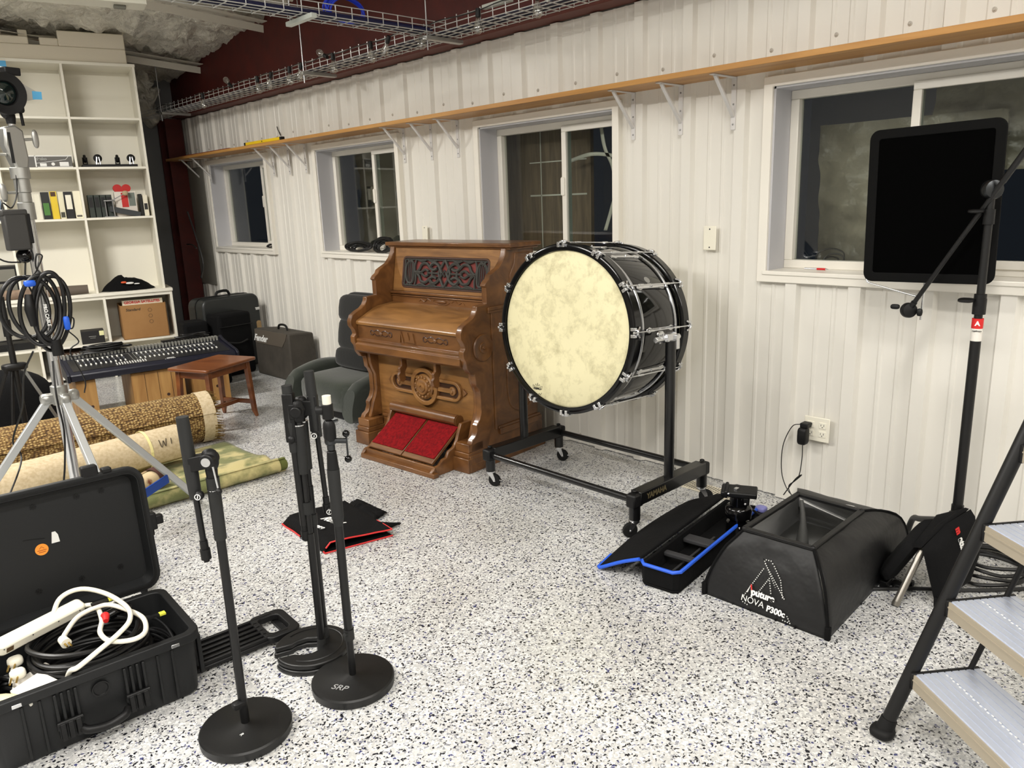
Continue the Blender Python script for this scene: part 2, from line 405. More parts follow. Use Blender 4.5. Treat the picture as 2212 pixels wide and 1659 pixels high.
B().grid(sheetf(4.6,6.1,1.0,2.15,.5), 30, 30).o('pane_sheet', mat('dim_film', (70,68,60), .6), label='dim grey sheet outside behind the window above the pump organ', cat='sheet', ang=180)
pale_strip_m = mat('pale_strip', (190,190,180), .4)
for j, (pts, lb) in enumerate((([(.215,3.05,1.98),(.215,3.014,1.788),(.215,2.952,1.667),(.215,2.929,1.535),(.215,2.961,1.429),(.215,3.01,1.30)], 'long pale band curving down outside the right pane of the second window from the right'),
                ([(.215,3.30,1.716),(.215,3.111,1.748),(.215,2.911,1.722),(.215,2.75,1.68)], 'short pale band arching sideways outside the right pane of the second window from the right'))):
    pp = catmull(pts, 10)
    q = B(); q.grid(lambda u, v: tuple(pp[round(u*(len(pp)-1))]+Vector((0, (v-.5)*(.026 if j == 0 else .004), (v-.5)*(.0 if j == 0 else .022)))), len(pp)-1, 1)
    q.o('strap', pale_strip_m, label=lb, cat='strap', solid=.002)  # pale curved bands drawn as flat strips behind the glass
# loose flue of panel trim at the far end of the wall
B(fr((.34,0,0),(0,1,0),(0,0,1))).box(3.643,1.05,-.014,3.650,2.0,-.0102).box(3.25,1.728,-.014,3.75,1.735,-.0102).box(3.25,1.515,-.014,3.75,1.525,-.0102).o('muntin', pale_strip_m, label='thin pale cross bars on the brown board outside the drum window', cat='grille')
B().box(-.035,8.22,.72,-.028,8.62,1.95).o('access_panel', mat('access_panel_grey', (120,118,110), .5), label='flat grey panel fixed over the ribs at the far end of the long wall', cat='panel', bev=.002)
# ------------------------------------------------------------------ long wooden shelf, brackets, level
pine = wood('shelf_pine', (168,118,58), (196,146,80), (14, 1.2, 20), rough=.5)
ply = wood('crate_pine', (150,104,52), (190,146,84), (16, 16, 1.6), rough=.6, coat=.05)
B().box(-.25,-1.0,2.022,-.027,8.62,2.047).o('wall_shelf', pine, bev=.002, label='long honey-coloured wooden shelf board running along the white ribbed wall above the windows', cat='shelf')
br_m = mat('bracket_white', (214,212,210), .35)
def bracket(y, label):
    t = thing('shelf_bracket', label, 'bracket', (-.0, y, 1.8), 0, 'white brackets under the long shelf')
    b = B(); b.box(-.031,y-.013,1.785,-.027,y+.013,2.02); b.box(-.225,y-.013,2.017,-.027,y+.013,2.0215)
    b.o('bracket_frame', br_m, t, bev=.001)
    s = B(); s.bar((-.195,y,2.018), (-.03,y,1.845), .012, .018, (0,1,0)); s.o('strut', br_m, t, bev=.002)
    c = B()
    for z in (1.81,1.9,1.985): c.lathe([(.005,0),(.004,.002),(0,.003)], fr((-.031,y,z),(0,1,0),(0,0,-1)), 8)
    c.o('screws', steel, t)
    return t
wn = ['leftmost window','small window above the pump organ','window behind the bass drum','big window with the black flag']
B0 = bracket(8.05,'white shelf bracket nearest the red steel column at the far end')
def brk(y, lb): dup(B0, Matrix.Translation((0,y,1.8)), lb)
brk(8.33,'white shelf bracket at the very far end of the shelf, before the red column')
for nm, ys in (('the two leftmost windows',(6.66,6.37,6.08)),('the organ window and drum window',(4.66,4.345,4.06)),('the drum window and right window',(2.615,2.32,2.025))):
    for y, w in zip(ys, ('left','middle','right')): brk(y, '%s bracket of the three white shelf brackets between %s' % (w, nm))
t = thing('spirit_level', 'yellow spirit level lying on the long shelf above the second window from the left', 'level', (-.22,6.4,2.047))
B().box(-.245,6.06,2.0475,-.215,6.74,2.072).o('level_body', mat('level_yellow', (228,190,20), .4), t, bev=.003)
b = B(); b.box(-.247,6.055,2.0472,-.213,6.085,2.0725); b.box(-.247,6.715,2.0472,-.213,6.745,2.0725); b.o('end_cap', black_plastic, t, bev=.003)
B().cyl((-.247,6.4,2.06),(-.2445,6.4,2.06),.006).o('vial', black_plastic, t)
B().tube([(-.012,6.50,2.12),(-.016,6.53,2.17),(-.014,6.55,2.20)], .004, 6, k=3).o('marker_pen', black_plastic, label='thin black marker leaning on the ribs above the yellow level', cat='pen')
B().box(-.23,7.1,2.0475,-.05,8.3,2.056).o('batten', mat('red_batten', (120,40,24), .6), label='thin reddish strip lying on the far end of the long shelf', cat='strip')

# wall plates
def blank(y, z, w, h, lb):
    t = thing('blank_plate', lb, 'plate', (-.005,y,z-h/2))
    B().box(-.033,y-w/2,z-h/2,-.0262,y+w/2,z+h/2).o('plate', white_plastic, t, bev=.003)
    s = B()
    for d in (-h*.38, h*.38): s.lathe([(.004,0),(.003,.0015),(0,.002)], fr((-.033,y,z+d),(0,1,0),(0,0,-1)), 8)
    s.o('screws', gun, t)
blank(2.135,1.277,.072,.118,'white blank cover plate on the wall to the right of the bass drum')
blank(4.475,1.285,.06,.11,'small white blank plate on the wall just above the pump organ')
t = thing('outlet', 'white double outlet plate low on the wall above the black softbox', 'outlet', (0,1.53,.337))
B().box(-.033,1.47,.337,-.0262,1.592,.454).o('plate', white_plastic, t, bev=.003)
for yy in (1.503,1.56):
    b = B(); b.box(-.036,yy-.017,.36,-.0328,yy+.017,.39); b.box(-.036,yy-.017,.402,-.0328,yy+.017,.432); r = b.o('receptacle', white_plastic, t, bev=.002)
    s = B()
    for zc in (.377,.419):
        s.box(-.0365,yy-.008,zc-.004,-.0358,yy-.006,zc+.005); s.box(-.0365,yy+.006,zc-.004,-.0358,yy+.008,zc+.005); s.cyl((-.0365,yy,zc-.009),(-.0358,yy,zc-.009),.0025,n=8)
    s.o('slots', gun, r)
t = thing('power_adapter', 'black wall adapter with a pigtail hanging from the outlet above the softbox', 'adapter', (-.06,1.565,.3))
b = B(); b.box(-.085,1.552,.405,-.037,1.59,.428); b.o('plug_body', black_plastic, t, bev=.004)
b = B(); b.sup((-.075,1.575,.365),(.05,.045,.085),.45,20); b.o('transformer', black_plastic, t)
B().tube([(-.075,1.575,.325),(-.08,1.572,.25),(-.09,1.58,.16),(-.10,1.62,.11),(-.11,1.60,.07),(-.13,1.55,.03)], .0022, 6, k=6).o('cord', cable_m, t)
B().tube([(-.075,1.59,.42),(-.08,1.63,.40),(-.09,1.665,.30),(-.10,1.66,.17),(-.11,1.62,.09),(-.12,1.57,.06),(-.13,1.53,.02)], .0022, 6, k=6).o('cord', cable_m, t)
B().tube([(-.10,1.62,.11),(-.10,1.575,.16),(-.10,1.56,.18),(-.10,1.59,.15),(-.11,1.64,.06)], .0026, 6, k=6).o('cord_tie', cable_m, t)

# ------------------------------------------------------------------ wire cable trays, hangers, bulbs
wire_m = mat('zinc_wire', (205,206,204), .4, .6)
def tray_pts(): pass
t = thing('cable_tray', 'long wire basket cable tray hung beside the white wall just below the red steel', 'tray', (-.32,4.2,2.40))
b = B(); X0, X1, Z0, Z1 = -.42, -.22, 2.455, 2.51
for x, z in ((X0,Z0),(X0+.05,Z0),(X0+.1,Z0),(X0+.15,Z0),(X1,Z0),(X0,Z0+.03),(X1,Z0+.03),(X0,Z1),(X1,Z1)): b.cyl((x,.2,z),(x,8.75,z),.0026,n=6)
y = .25
while y < 8.7: b.tube([(X0,y,Z1+.012),(X0,y,Z0-.003),(X1,y,Z0-.003),(X1,y,Z1+.012)], .0034, 5); y += .1
b.o('wire_basket', wire_m, t)
b = B()
for k in range(5): b.tube([(-.25-.03*k+.01*math.sin(y*3+k), y, Z0+.012+.008*(k % 2)) for y in [.2+.3*j for j in range(28)]], .006, 6)
b.o('cable_run', mat('dark_blue_cable', (18,20,48), .5), t)
def strut(p0, p1, name, parent):
    b = B(); b.bar(p0, p1, .04, .022); b.o(name, alu, parent, bev=.002)
strut((-.46,3.80,2.437),(-.18,3.80,2.437),'hanger_strut',t); strut((-.46,5.25,2.437),(-.18,5.25,2.437),'hanger_strut',t); strut((-.46,8.0,2.437),(-.18,8.0,2.437),'hanger_strut',t)
for y in (3.80,5.25,8.05): B().cyl((-.44,y,2.37),(-.44,y,roofz(y)-.05),.004,n=8).o('hanger_rod', steel, t)
t = thing('cable_tray', 'wire basket cable tray crossing overhead from the left and meeting the wall tray', 'tray', (-1.6,3.87,2.44))
b = B(); Y0, Y1, Z0, Z1 = 3.79, 3.94, 2.47, 2.53
for yy, z in ((Y0,Z0),(Y0+.05,Z0),(Y0+.1,Z0),(Y1,Z0),(Y0,Z0+.03),(Y1,Z0+.03),(Y0,Z1),(Y1,Z1)): b.cyl((-3.6,yy,z),(-.30,yy,z-.0),.0026,n=6)
x = -3.55
while x < -.4: b.tube([(x,Y0,Z1),(x,Y0,Z0-.003),(x,Y1,Z0-.003),(x,Y1,Z1)], .0032, 5); x += .1
b.o('wire_basket', wire_m, t)
b = B()
for k in range(6): b.tube([(x, 3.81+.022*k+.008*math.sin(x*4+k), Z0+.014+.009*(k % 2)) for x in [-3.6+.2*j for j in range(17)]], .010, 8)
b.o('cable_run', mat('navy_cable', (15,18,60), .45), t)
B().box(-1.24,3.72,2.437,-1.205,3.99,2.46).o('hanger_strut', mat('strut_white', (190,196,190), .4), t, bev=.003)
B().cyl((-1.22,3.97,2.45),(-1.22,3.97,roofz(3.97)+.0),.004,n=8).o('hanger_rod', steel, t)
b = B()
for k in range(7): b.tube([(-.93+.105*math.cos(a)*(1+.03*k), 3.86+.03*math.sin(a*2+k)*.5+.008*k, 2.53+.06*math.sin(a)+.003*k) for a in [2*PI*j/28 for j in range(28)]], .005, 6, closed=True)
b.o('cable_coil', mat('bright_blue_cable', (22,52,190), .4), label='coil of bright blue network cable lying in the overhead tray', cat='cable')

bulb_glass = bpy.data.materials.new('clear_bulb_glass'); bulb_glass.use_nodes = True
N = bulb_glass.node_tree.nodes; L = bulb_glass.node_tree.links; N.clear()
ou = N.new('ShaderNodeOutputMaterial'); mxs = N.new('ShaderNodeMixShader'); tr = N.new('ShaderNodeBsdfTransparent'); gl = N.new('ShaderNodeBsdfGlossy'); fz = N.new('ShaderNodeFresnel')
gl.inputs['Roughness'].default_value = .05; fz.inputs['IOR'].default_value = 1.9; tr.inputs['Color'].default_value = (.9,.9,.88,1)
lw = N.new('ShaderNodeLayerWeight'); lw.inputs['Blend'].default_value = .5; pw = N.new('ShaderNodeMath'); pw.operation = 'POWER'; pw.inputs[1].default_value = 4.; ml = N.new('ShaderNodeMath'); ml.operation = 'MULTIPLY_ADD'; ml.inputs[1].default_value = .7; ml.inputs[2].default_value = .22
L.new(lw.outputs['Facing'], pw.inputs[0]); L.new(pw.outputs[0], ml.inputs[0]); L.new(ml.outputs[0], mxs.inputs[0]); L.new(tr.outputs[0], mxs.inputs[1]); L.new(gl.outputs[0], mxs.inputs[2]); L.new(mxs.outputs[0], ou.inputs[0])
b = B(); pts = []
y = 1.9
k = 0
while y < 8.3: pts.append((-.435, y, 2.52-.022*abs(math.sin(k*1.3)))); y += .18; k += 1
b.tube(pts, .0032, 6, k=3)
b.o('string_light_cord', cable_m, label='black string light cord sagging along the outer side of the wall cable tray', cat='cord')
def bulb(y, ang):
    W = Matrix.Translation((-.437,y,2.50)) @ Matrix.Rotation(ang, 4, 'X')
    e = thing('string_bulb', None, 'bulb', (-.437,y,2.50))
    e.matrix_world = W; WM[e.name] = W
    b = B(W); b.lathe([(.0,.012),(.012,.012),(.014,0),(.014,-.03),(.010,-.034),(0,-.034)], n=14); b.o('socket', black_plastic, e)
    b = B(W); b.lathe([(.009,-.034),(.014,-.05),(.022,-.07),(.026,-.088),(.022,-.106),(.012,-.116),(0,-.118)], n=18); g = b.o('bulb_glass', bulb_glass, e, ang=80)
    b = B(W)
    for s_ in (-.005,0,.005): b.cyl((s_*.4,s_*.4,-.04),(s_,s_*1.5,-.095),.0009,n=5)
    b.o('filament', steel, g)
    return e
Q0 = bulb(2.90, 0); Q0['group'] = 'clear string light bulbs along the wall tray'
Q0['label'] = 'clear string light bulb nearest the camera, hanging highest at the right end of the cord'
bl = [(3.35,.05,'second clear bulb from the right, just right of where the two trays meet'),(3.87,-.1,'clear bulb hanging just left of where the two trays meet'),(4.19,.6,'clear bulb tilted sideways, second to the left of the tray junction'),(4.39,-.05,'clear bulb hanging straight, third to the left of the tray junction'),
      (4.85,0,'clear bulb just right of the middle hanger rod, the lower of a close pair'),(4.93,2.0,'clear bulb tipped up over the tray rim beside the middle hanger rod'),(5.28,.5,'clear bulb just left of the middle hanger rod'),(5.46,.1,'clear bulb, second left of the middle hanger rod'),
      (5.75,.5,'clear bulb, third left of the middle hanger rod'),(5.98,-.1,'clear bulb, fourth left of the middle hanger rod'),(6.46,2.2,'clear bulb tipped up against the red steel above the yellow level'),(7.05,0,'clear bulb hanging nearest the far end of the wall tray')]
for y, a, lb in bl: dup(Q0, Matrix.Translation((-.437,y,2.50)) @ Matrix.Rotation(a,4,'X'), lb)
# ballast and power strip in the tray
b = B(); b.box(-.40,3.14,2.512,-.37,3.36,2.535); b.o('metal_channel', mat('channel_grey', (176,178,170), .4), label='short perforated grey metal channel lying on the rim of the wall tray', cat='channel', bev=.003)

# ceiling strip fixture near the bookcase (unlit in the photo)
t = thing('strip_fixture', 'long white enamelled strip light fixture, switched off, hanging over the bookcase', 'light fixture', (-2.4,4.75,2.56))
W = fr((-1.70,4.68,2.60),(-.985,.23,0.0),(-.23,-.985,0))
b = B(W); b.prism([(-.075,0),(-.075,.03),(-.05,.065),(.05,.065),(.075,.03),(.075,0)], 0, 1.25, Matrix(((0,0,1,0),(1,0,0,0),(0,1,0,0),(0,0,0,1))))
b.o('housing', mat('enamel_white', (206,204,190), .4), t, bev=.003)
b = B(W); b.box(.10,-.02,-.016,.16,.02,0); b.o('sensor', mat('sensor_grey', (110,110,100), .5), t, bev=.003)
b = B(W); b.cyl((.3,0,.065),(.3,0,.75),.004,n=8); b.cyl((1.1,0,.065),(1.1,0,.75),.004,n=8); b.o('hanger_wire', steel, t)
b = B(); b.cyl((-.95,5.3,2.83),(-3.3,5.45,2.83),.012,n=10); b.o('conduit', mat('conduit_grey', (170,168,160), .4, .3), label='thin grey conduit running under the ceiling behind the strip fixture', cat='pipe')
# ------------------------------------------------------------------ tall white bookcase against the far wall
BK = rotz((-.735,7.6,0), -13)      # local x to the right, y deep, z up; the right front corner is the origin
def bk(x, y, z): return BK @ Vector((x, y, z))
bc_m = mat('bookcase_white', (232,228,214), .45)
t = thing('bookcase', 'tall white open bookcase with square cubbies standing in front of the far wall', 'bookcase', (-.735,7.6,0), -13)
cx = [-.05,-.62,-1.21,-1.80,-2.35]          # right faces of the uprights of the upper part
b = B(BK); D = .42; T = .02
for x in cx: b.box(x-T,.03,.79,x,D,2.80)
b.o('upright', bc_m, t, bev=.0015)
b = B(BK)
for z in (1.455,1.90,2.325): b.box(-2.35,.032,z,-.06,D-.012,z+T)
b.box(-2.37,.028,2.78,-.045,D,2.805)
b.o('shelf', bc_m, t, bev=.0015)
B(BK).box(-2.37,D-.012,.79,-.05,D,2.8).o('back_panel', bc_m, t)
B(BK).box(-2.42,-.012,.765,.008,D+.01,.795).o('countertop', bc_m, t, bev=.004)
b = B(BK)
for x in (0,-.575,-1.15,-1.73,-2.35): b.box(x-.022,0,0,x,D,.765)
for z in (.315,.03): b.box(-2.37,.002,z,-.001,D-.012,z+T)
b.box(-2.37,.002,.735,-.001,D-.012,.765)
b.box(-2.37,D-.012,0,0,D,.765)
b.o('lower_cabinet', bc_m, t, bev=.0015)
foamw = mat('styrofoam', (226,218,200), .8, bump=(120,.3))
t = thing('foam_packaging', 'moulded white foam packing tray with square teeth lying on top of the bookcase', 'packaging', bk(-1.2,.15,2.806), -13)
b = B(BK); b.box(-2.3,.06,2.806,-.10,.40,2.93); b.box(-.62,.06,2.93,-.10,.40,3.055)
b.box(-.76,.06,2.93,-.62,.2,2.99); b.box(-1.28,.06,2.93,-.84,.14,2.99); b.box(-2.3,.06,2.93,-1.32,.14,2.99)
b.box(-2.3,.34,2.93,-.62,.4,3.06)
for x in (-.84,-1.03,-1.22,-1.41): b.box(x-.07,.13,2.98,x,.24,3.055)
b.o('foam_block', foamw, t, bev=.008)
B(BK).box(-1.9,.24,2.93,-.63,.33,3.0).o('cardboard_insert', mat('cardboard_dark', (110,72,44), .8), t)

# dolly with four casters, upside down
t = thing('caster_dolly', 'black low dolly lying upside down with four casters up, in a right-hand cubby', 'dolly', bk(-.33,.2,1.921), -13)
b = B(BK); b.box(-.585,.10,1.9205,-.13,.36,1.945); b.o('deck', black_plastic, t, bev=.004)
for x, y, wh in ((-.552,.22,0),(-.285,.22,0),(-.45,.15,1),(-.175,.15,1)):
    b = B(BK); b.tube([(x-.016,y-.02*wh,1.945),(x-.008*(1+(1-wh)),y-.016*wh,2.01),(x+.008*(1+(1-wh)),y-.016*wh,2.01),(x+.016,y-.02*wh,1.945)], .006, 6); b.lathe([(.022,0),(.022,.012),(0,.014)], Matrix.Translation((x,y,1.945)), 12)
    c = b.o('caster', chrome if wh else black_plastic, t)
    B(BK).lathe([(0,-.012),(.012,-.012),(.030,-.011),(.036,-.006),(.036,.006),(.030,.011),(.012,.012),(0,.012)], fr((x,y,2.0),(1,0,0) if wh else (0,1,0),(0,0,1)) , 20).o('wheel', rubber, c)
# shoe box
t = thing('shoe_box', 'flat grey and white printed box in the cubby left of the caster dolly', 'box', bk(-.8,.2,1.921), -13)
b = B(BK); b.box(-1.02,.06,1.9205,-.66,.30,2.02); b.o('box_body', mat('carton_grey', (92,90,86), .6), t, bev=.002)
b = B(BK); b.box(-.945,.057,1.925,-.935,.0598,2.02); b.bar((-.94,.0585,1.955),(-.71,.0585,1.985),.003,.008,(0,1,0)); b.bar((-.71,.0585,1.985),(-.68,.0585,2.018),.003,.008,(0,1,0)); b.box(-1.02,.057,2.012,-.66,.0598,2.02); b.box(-.93,.057,1.922,-.66,.0598,1.926); b.o('white_stripe', print_white, t)
b = B(BK); b.box(-.91,.056,1.93,-.86,.0585,1.955); b.box(-.76,.056,1.93,-.69,.0585,1.965); b.o('label_sticker', print_white, t)
b = B(BK); b.lathe([(.014,0),(.014,.003),(0,.004)], fr((-.81,.0585,1.948),(1,0,0),(0,0,-1))@Matrix.Rotation(PI,4,'X'), 16); b.o('round_mark', print_white, t)
text('box_print', 'desko', .035, BK @ fr((-.895,.0565,1.992),(1,0,0),(0,0,1)), print_grey, t, .001)

# books
def book(x0, x1, y0, y1, z0, h, c, label, group, spine=None, stripe=None):
    t = thing('book', label, 'book', bk((x0+x1)/2,(y0+y1)/2,z0), -13, group)
    k = mat('cover', c, .5)
    b = B(BK); b.box(x0,y0,z0+.0008,x0+.003,y1,z0+h); b.box(x1-.003,y0,z0+.0008,x1,y1,z0+h); b.box(x0,y0,z0+.0008,x1,y0+.003,z0+h); b.o('cover', k, t)
    B(BK).box(x0+.003,y0+.003,z0+.004,x1-.003,y1-.003,z0+h-.005).o('pages', mat('pages', (225,216,190), .8), t)
    if stripe: B(BK).box(x0+.15*(x1-x0),y0-.0008,z0+stripe[1]*h,x1-.15*(x1-x0),y0+.001,z0+stripe[2]*h).o('spine_label', mat('spine_print', stripe[0], .6), t)
    return t
z = 1.4755
G = 'books in the left cubby'
book(-1.0,-.955,.08,.25,z,.215,(222,218,200),'grey-white binder leftmost in the book row beside the chrome stand',G)
book(-.95,-.885,.08,.25,z,.235,(16,20,16),'thick black book with green spine lettering in the left cubby row',G,stripe=((70,120,50),.15,.6))
book(-.880,-.825,.08,.25,z,.24,(220,190,40),'yellow book with a dark top in the left cubby row',G,stripe=((70,40,20),.82,.98))
book(-.82,-.775,.09,.25,z,.235,(226,220,190),'cream book standing right of the yellow one',G,stripe=((60,60,50),.05,.25))
book(-.77,-.705,.08,.25,z,.235,(14,14,14),'black book with a tall white spine label in the left cubby row',G,stripe=((232,228,210),.35,.88))
book(-.70,-.64,.08,.25,z,.24,(230,224,200),'wide cream book rightmost in the left cubby row',G,stripe=((90,86,80),.05,.12))
G = 'dark spined books in the right cubby'
for i, (x, lb) in enumerate(((-.585,'leftmost'),(-.535,'second from left'),(-.485,'third from left'),(-.435,'rightmost'))):
    book(x,x+.045,.09,.26,z,.20,(44,52,46),'dark grey-green magazine file, %s of four in the right cubby' % lb,G,stripe=((14,14,14),.45,.9))
book(-.16,-.135,.10,.26,z,.20,(18,18,16),'thin black book near the right end of the right cubby',G)
book(-.13,-.09,.10,.26,z,.19,(226,220,200),'cream book at the right end of the right cubby',G,stripe=((40,40,40),.3,.6))
t = thing('picture_box', 'white printed box with a red heart-shaped top in the right cubby', 'box', bk(-.3,.15,z), -13)
B(BK).box(-.365,.09,1.4757,-.185,.19,1.70).o('box_body', mat('carton_white', (214,206,196), .6), t, bev=.002)
b = B(BK); b.box(-.31,.088,1.56,-.255,.0905,1.69); b.o('red_panel', mat('printed_red', (190,36,32), .5), t)
b = B(BK); b.box(-.25,.088,1.57,-.195,.0905,1.69); b.o('grey_panel', mat('printed_grey', (110,118,110), .5), t)
hp = []
for i in range(40):
    a = 2*PI*i/40; hp.append((.0047*16*math.sin(a)**3, .0044*(13*math.cos(a)-5*math.cos(2*a)-2*math.cos(3*a)-math.cos(4*a))))
B(BK).prism(hp, -.025, .025, fr((-.29,.16,1.715),(1,0,0),(0,0,1))).o('heart_top', mat('heart_red', (178,26,24), .45), t, bev=.006)
t = thing('kick_pedal', 'metal bass drum pedal with a round felt beater, in front of the books', 'pedal', bk(-.3,.06,z), -13)
b = B(BK); b.bar((-.42,.06,1.55),(-.17,.04,1.487),.05,.008,(0,1,0)); b.o('footboard', gun, t, bev=.002)
b = B(BK); b.cyl((-.385,.05,1.478),(-.39,.05,1.63),.007); b.cyl((-.45,.07,1.478),(-.45,.07,1.62),.007); b.cyl((-.46,.06,1.62),(-.37,.05,1.625),.007); b.box(-.47,.03,1.476,-.36,.09,1.483); b.o('pedal_frame', steel, t)
b = B(BK); b.cyl((-.40,.055,1.62),(-.285,.05,1.68),.004); be = b.o('beater_rod', steel, t)
B(BK).sup((-.275,.05,1.685),(.05,.045,.045),.8,16).o('beater', mat('felt_tan', (176,156,124), .9), be)
# items behind the chrome stand
t = thing('organizer_box', 'clear plastic parts organiser at the left edge of the bookcase', 'box', bk(-1.3,.2,z), -13)
B(BK).box(-1.62,.08,1.4757,-1.245,.3,1.66).o('tray_body', mat('clear_tray', (160,164,168), .25), t, bev=.004)
for i in range(3):
    for j in range(2): B(BK).box(-1.60+.12*i,.074,1.485+.085*j,-1.49+.12*i,.081,1.56+.085*j).o('drawer', mat('tray_blue_%d%d' % (i, j), [(120,140,160),(178,180,184),(60,62,70)][(i+j) % 3], .25), t, bev=.002)
B(BK).box(-1.40,.1,1.6605,-1.33,.2,1.72).o('spool', mat('orange_tin', (214,130,90), .4), label='small orange tin on top of the clear organiser', cat='tin', bev=.006)
t = thing('drawer_unit', 'black frame drawer unit with clear drawers at the left edge above the counter', 'drawers', bk(-1.3,.2,.796), -13)
B(BK).box(-1.75,.12,.7955,-1.215,.38,1.085).o('frame', black_plastic, t, bev=.004)
for i in range(3):
    for j in range(2): B(BK).box(-1.73+.17*i,.112,.83+.125*j,-1.585+.17*i,.121,.935+.125*j).o('drawer', mat('drawer_clear_%d%d' % (i, j), (120,118,108), .3), t, bev=.003)
t = thing('rolled_mat', 'rolled brown and grey mat lying on the counter of the bookcase', 'mat', bk(-1.0,.05,.80), -13)
b = B(BK); b.tube([(-1.6,.06,.838),(-.86,.06,.838)], .042, 20); b.o('mat_roll', mat('mat_brown', (150,128,108), .9, bump=(70,.4,.003), var=(14,(116,98,84))), t)
b = B(BK); b.tube([(-.86,.06,.838),(-.70,.06,.838)], [.043,.04], 20); b.o('mat_end', mat('mat_grey', (98,88,78), .9, bump=(90,.4)), t)
t = thing('black_bag', 'crumpled black bag with small orange and white items, on the counter under an empty cubby', 'bag', bk(-.4,.15,.796), -13)
b = B(BK)
def bagf(u, v):
    a = 2*PI*u; r = math.sin(PI*v/2+.001)
    x = -.36+.235*math.cos(a)*r; y = .15+.12*math.sin(a)*r
    h = .13*(1-r**2)*(1.15 if x < -.4 else .9)+.012*noise.noise(Vector((x*22, y*22, v*4)))
    return (x, y, .7965+max(h, 0))
b.grid(bagf, 40, 14, cu=True); b.o('bag_body', black_cloth, t, ang=180)
b = B(BK); b.sup((-.40,.045,.875),(.05,.03,.02),.8,12); b.o('orange_item', mat('orange_item', (214,84,40), .5), t)
b = B(BK); b.sup((-.35,.04,.865),(.07,.03,.02),.8,12); b.sup((-.29,.045,.855),(.05,.02,.012),.8,12); b.o('white_item', print_white, t)
# lower cells
card = mat('cardboard', (164,122,74), .8, bump=(40,.15), var=(3,(150,108,62)))
t = thing('cardboard_box', 'open brown cardboard box of records in the lower right cubby', 'box', bk(-.3,.1,.336), -13)
b = B(BK); x0, x1, y0, y1, z0, z1 = -.47,-.07,.02,.33,.3355,.66
b.box(x0,y0,z0,x1,y0+.006,z1); b.box(x0,y1-.006,z0,x1,y1,z1); b.box(x0,y0,z0,x0+.006,y1,z1); b.box(x1-.006,y0,z0,x1,y1,z1); b.box(x0,y0,z0,x1,y1,z0+.006)
b.o('carton', card, t)
text('carton_print', 'Standard', .035, BK @ fr((-.36,.0195,.615),(1,0,0),(0,0,1)), mat('ink_dark', (60,48,34), .7), t, .0008, shear=.2)
b = B(BK)
for k in range(3): b.ring(circ(.018,16), circ(.014,16), 0, .0006, fr((-.215,.0195,.60-.055*k),(1,0,0),(0,0,1)))
b.o('carton_symbols', mat('ink_brown', (100,74,46), .7), t)
B(BK).box(-.44,.06,.345,-.09,.13,.70).o('record_sleeves', mat('sleeve_cream', (224,214,190), .7), label='record sleeves with red lettering sticking out of the cardboard box', cat='records', bev=.001)
text('sleeve_title', 'GEORGIA SATELLITES', .034, BK @ fr((-.27,.0595,.68),(1,0,0),(0,0,1)), print_red, [o for o in bpy.data.objects if o.name == 'record_sleeves'][0], .0012, sx=.95)
t = thing('black_carton', 'small black carton with a white corner label in the lower middle cubby', 'box', bk(-.75,.08,.336), -13)
b = B(BK); b.box(-.82,.03,.3355,-.63,.18,.455); b.o('carton', mat('matt_black_card', (22,20,20), .5), t, bev=.002)
b = B(BK); b.box(-.67,.0285,.405,-.632,.0302,.448); b.o('label_sticker', mat('sticker_cream', (226,224,170), .6), t)
b = B(BK); b.box(-.76,.0288,.40,-.70,.0302,.404); b.box(-.75,.0288,.385,-.705,.0302,.388); b.o('carton_print', print_grey, t)
# bottom row: dark crates in shadow
b = B(BK); b.box(-1.1,.06,.051,-.62,.36,.27); b.o('storage_crate', wood('dark_crate', (50,32,20), (84,54,30), (20,3,3)), label='dark wooden crate in the lowest cubby below the mixing desk', cat='crate', bev=.004)
b = B(BK); b.box(-1.6,.10,.336,-1.2,.35,.40); b.tube([(-1.6,.1,.42),(-1.45,.02,.44),(-1.3,.1,.43),(-1.22,.2,.42)], .008, 6, k=5); b.o('black_device', black_plastic, label='flat black device with a cable, in a lower cubby behind the black tripod', cat='device', bev=.003)
# cable behind the bookcase on the grey wall
B().tube([(-.43,7.75,1.5),(-.36,7.8,1.25),(-.33,7.78,1.0),(-.40,7.7,.85)], .008, 6, k=6).o('wall_cable', cable_m, label='black cable looping down beside the right edge of the bookcase', cat='cable')
B().tube([(-.37,7.8,1.14),(-.25,8.2,1.16),(-.24,8.37,1.16)], .007, 6, k=6).o('wall_cable', cable_m, label='black cable stretched from the bookcase across to the red column', cat='cable')
# blue tape on the bookcase front edge
B(BK).box(-1.11,.028,2.56,-1.03,.0295,2.80).o('tape_strip', mat('painter_tape', (86,170,220), .6), label='strip of light blue painter tape hanging at the top left of the bookcase', cat='tape')
# ------------------------------------------------------------------ pump organ (x = depth toward the wall, y = along the front to the left)
ODEG = 5.16
OG = rotz((-.812,3.164,0), ODEG)
ow = wood('organ_walnut', (84,52,26), (124,82,42), (9, 3, 9), rough=.38, coat=.25, dist=5)
owl = wood('organ_panel_oak', (108,72,36), (152,108,60), (10, 2.2, 14), rough=.4, coat=.2, dist=6)
owd = mat('organ_dark_edge', (58,30,14), .5, coat=.2)
t = thing('pump_organ', 'antique carved walnut pump organ with red treadles standing against the white wall', 'organ', (-.812,3.164,0), ODEG)
YZ = Matrix(((0,0,1,0),(1,0,0,0),(0,1,0,0),(0,0,0,1)))   # polygon (y,z) extruded along x
def XZ(y): return Matrix(((1,0,0,0),(0,0,-1,y),(0,1,0,0),(0,0,0,1)))  # polygon (x,z), thickness toward -y
